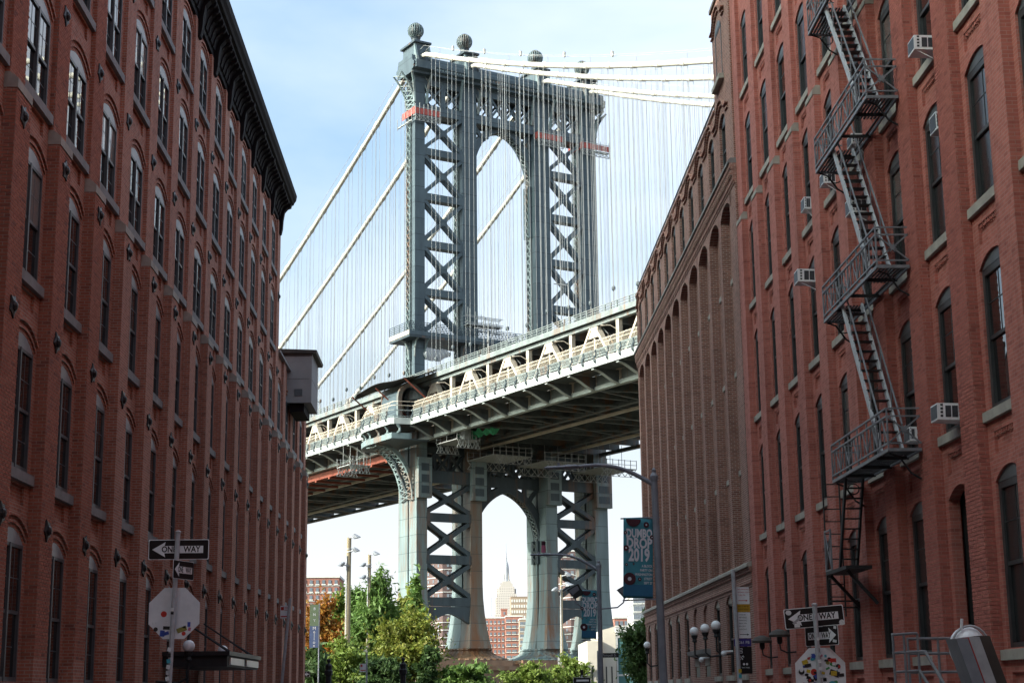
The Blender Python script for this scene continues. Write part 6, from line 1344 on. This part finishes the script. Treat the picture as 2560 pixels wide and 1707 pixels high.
tower('apartment_block', 'low red brick block right of the bridge above the pavilion', 1536, 1582, 1545, 420, 14, 'far_brick', 7, 4, 0.8, 1.1, 'far_white', 2.2, None, FG)
tower('apartment_tower', 'white balconied tower beside the large banner', 1582, 1640, 1490, 380, 14, 'far_white', 13, 5, 1.0, 1.1, 'far_white', 1.9, 'limestone_grey', FG)
# stepped limestone skyscraper with mast
e = at(1268, 1600, 4700); esb = thing('skyscraper', 'pale stepped skyscraper with tall mast framed by the bridge arch', 'building', (e.x, 4700, GZ-0.16))
m, t, b = principled('limestone_grid', (0.62, 0.55, 0.50), 0.9); g = nd(t, 'ShaderNodeNewGeometry'); mp_ = nd(t, 'ShaderNodeMapping'); mp_.inputs['Scale'].default_value = (1, 1, 1); t.links.new(g.outputs['Position'], mp_.inputs['Vector']); s_ = nd(t, 'ShaderNodeSeparateXYZ'); t.links.new(mp_.outputs['Vector'], s_.inputs[0]); cbb = nd(t, 'ShaderNodeCombineXYZ'); ad = nd(t, 'ShaderNodeMath', operation='ADD'); t.links.new(s_.outputs['X'], ad.inputs[0]); t.links.new(s_.outputs['Y'], ad.inputs[1]); t.links.new(ad.outputs[0], cbb.inputs['X']); t.links.new(s_.outputs['Z'], cbb.inputs['Y'])
k_ = nd(t, 'ShaderNodeTexBrick'); k_.offset = 0.0; k_.inputs['Scale'].default_value = 1.0; k_.inputs['Brick Width'].default_value = 5.5; k_.inputs['Row Height'].default_value = 7.0; k_.inputs['Mortar Size'].default_value = 1.7; k_.inputs['Color1'].default_value = (0.27, 0.235, 0.23, 1); k_.inputs['Color2'].default_value = (0.30, 0.265, 0.25, 1); k_.inputs['Mortar'].default_value = (0.50, 0.445, 0.41, 1); t.links.new(cbb.outputs[0], k_.inputs['Vector']); t.links.new(k_.outputs['Color'], b.inputs['Base Color'])
def eb(x0, x1, d0, d1, z0, z1, name='stage', m='limestone_grid'): MB().box(x0, x1, d0, d1, z0, z1).build(name, m, esb)
eb(-52, 30, 0, 60, 0, 120); eb(-36, 36, 6, 54, 120, 225); eb(-42, 42, 14, 46, 120, 205); eb(-29, 29, 8, 50, 225, 285); eb(-34, 34, 16, 44, 225, 275); eb(-23, 23, 10, 48, 285, 306); eb(-28, 28, 18, 42, 285, 300)
eb(-18, 18, 14, 44, 306, 316, m='limestone'); eb(-13, 13, 18, 40, 316, 322, m='limestone')
MB().lathe([(10.5, 322), (9.0, 330), (7.6, 362), (6.4, 370), (4.5, 376), (2.5, 381)], 12, (0, 29, 0)).build('mooring_mast', 'limestone_grey', esb)
for q in range(4): an = PI/4+PI/2*q; MB().prism([(0, -0.9, 322), (12, -0.9, 322), (8.5, -0.9, 350), (6.5, -0.9, 366), (0, -0.9, 366)], (0, 1.8, 0)).map(lambda x, y, z: (x*math.cos(an)-y*math.sin(an), x*math.sin(an)+y*math.cos(an)+29, z)).build('mast_wing', 'limestone', esb)
MB().lathe([(2.2, 380), (1.9, 392), (1.2, 394), (1.0, 408), (0.5, 410), (0.4, 432), (0.1, 434)], 8, (0, 29, 0)).build('antenna', 'far_mast', esb)
p = at(1229, 1490, 3600); q = thing('far_mast', 'thin far mast left of the stepped skyscraper', 'mast', (p.x, 3600, GZ-0.16)); MB().lathe([(3.0, 0), (2.5, p.z-60), (0.8, p.z-58), (0.4, p.z)], 6).build('shaft', 'far_mast', q)
# ------------------------------------------------------------------ single bricks laid on the nearest piers, in register with the brick walls
def laidbrick(name, c1, c2, c3):
    m, t, b = principled(name, c1, 0.85, 0, 0.25); g = nd(t, 'ShaderNodeNewGeometry'); oi = nd(t, 'ShaderNodeObjectInfo')
    a = nd(t, 'ShaderNodeMath', operation='ADD'); t.links.new(g.outputs['Random Per Island'], a.inputs[0]); t.links.new(oi.outputs['Random'], a.inputs[1])
    f = nd(t, 'ShaderNodeMath', operation='FRACT'); t.links.new(a.outputs[0], f.inputs[0])
    c = ramp(t, f.outputs[0], [(0.0, c1), (0.45, c2), (0.8, c1), (1.0, c3)])
    fine = noise(t, coords(t), 16.0, 4); c = mixc(t, 0.5, c, ramp(t, fine, [(0.3, (0.65, 0.65, 0.65)), (0.7, (1.12, 1.1, 1.1))]), 'MULTIPLY')
    t.links.new(c, b.inputs['Base Color']); bump(t, b, fine, 0.4, 0.006)
laidbrick('laid_left', (0.43, 0.156, 0.100), (0.32, 0.110, 0.070), (0.21, 0.080, 0.060)); laidbrick('laid_right', (0.46, 0.150, 0.118), (0.37, 0.115, 0.090), (0.28, 0.088, 0.070))
BWD, BRH, BMO = 0.215, 0.0715, 0.0085
def lay(parent, org, sg, xw, depth, y0, wid, z0, z1, m, singles, out):
    """bricks on the near return and on the street face of one pier; world coordinates"""
    xf = xw+sg*depth; n0, n1 = math.ceil(z0/BRH), math.floor(z1/BRH)
    for row in range(n0, n1):
        off = 0.0 if row % 2 else 0.5*BWD; za, zc = row*BRH+BMO, (row+1)*BRH-BMO
        xa, xb = sorted((xw, xf)); k = math.floor((xa+y0+off)/BWD)                       # return face
        while k*BWD-off-y0 < xb:
            a, b = max(k*BWD-off-y0+BMO, xa+0.004), min((k+1)*BWD-off-y0-BMO, xb); k += 1
            if b-a > 0.03: (singles if len(singles) < 300 and out else out_bin).append((a, b, y0-0.006-rb7.random()*0.003, y0+0.01, za, zc))
        k = math.floor((xf+y0+off)/BWD)
        while k*BWD-off-xf < y0+wid:
            a, b = max(k*BWD-off-xf+BMO, y0+0.001), min((k+1)*BWD-off-xf-BMO, y0+wid-0.001); k += 1
            if b-a > 0.03:
                p = 0.006+rb7.random()*0.003; x0, x1 = sorted((xf+sg*p, xf-sg*0.01)); (singles if len(singles) < 300 and out else out_bin).append((x0, x1, a, b, za, zc))
rb7 = random.Random(77)
for parent, sg, xw, wid, piers, depths, zsplit, ztop, m in ((lb, 1, LX, LW, [lpier(1), lpier(0), lpier(2)], (0.26, 0.11), 11.8, 20.0, 'laid_left'), (rb, -1, RX, RW, [rpier(7), rpier(8), rpier(6)], (0.20, 0.13), 15.4, 19.0, 'laid_right')):
    singles, out_bin = [], []
    for i, y in enumerate(piers):
        for z0, z1, d in ((0.8, zsplit, depths[0]), (zsplit+0.4, ztop, depths[1])): lay(parent, None, sg, xw, d, y, wid, z0, z1, m, singles, i == 0)
    ox, oy, oz = parent.location
    for a in singles: MB().box(a[0]-ox, a[1]-ox, a[2]-oy, a[3]-oy, a[4]-oz, a[5]-oz).build('brick', m, parent)
    mb = MB()
    for a in out_bin: mb.box(a[0]-ox, a[1]-ox, a[2]-oy, a[3]-oy, a[4]-oz, a[5]-oz)
    o = mb.build('brickwork', m, parent); o['kind'] = 'stuff'
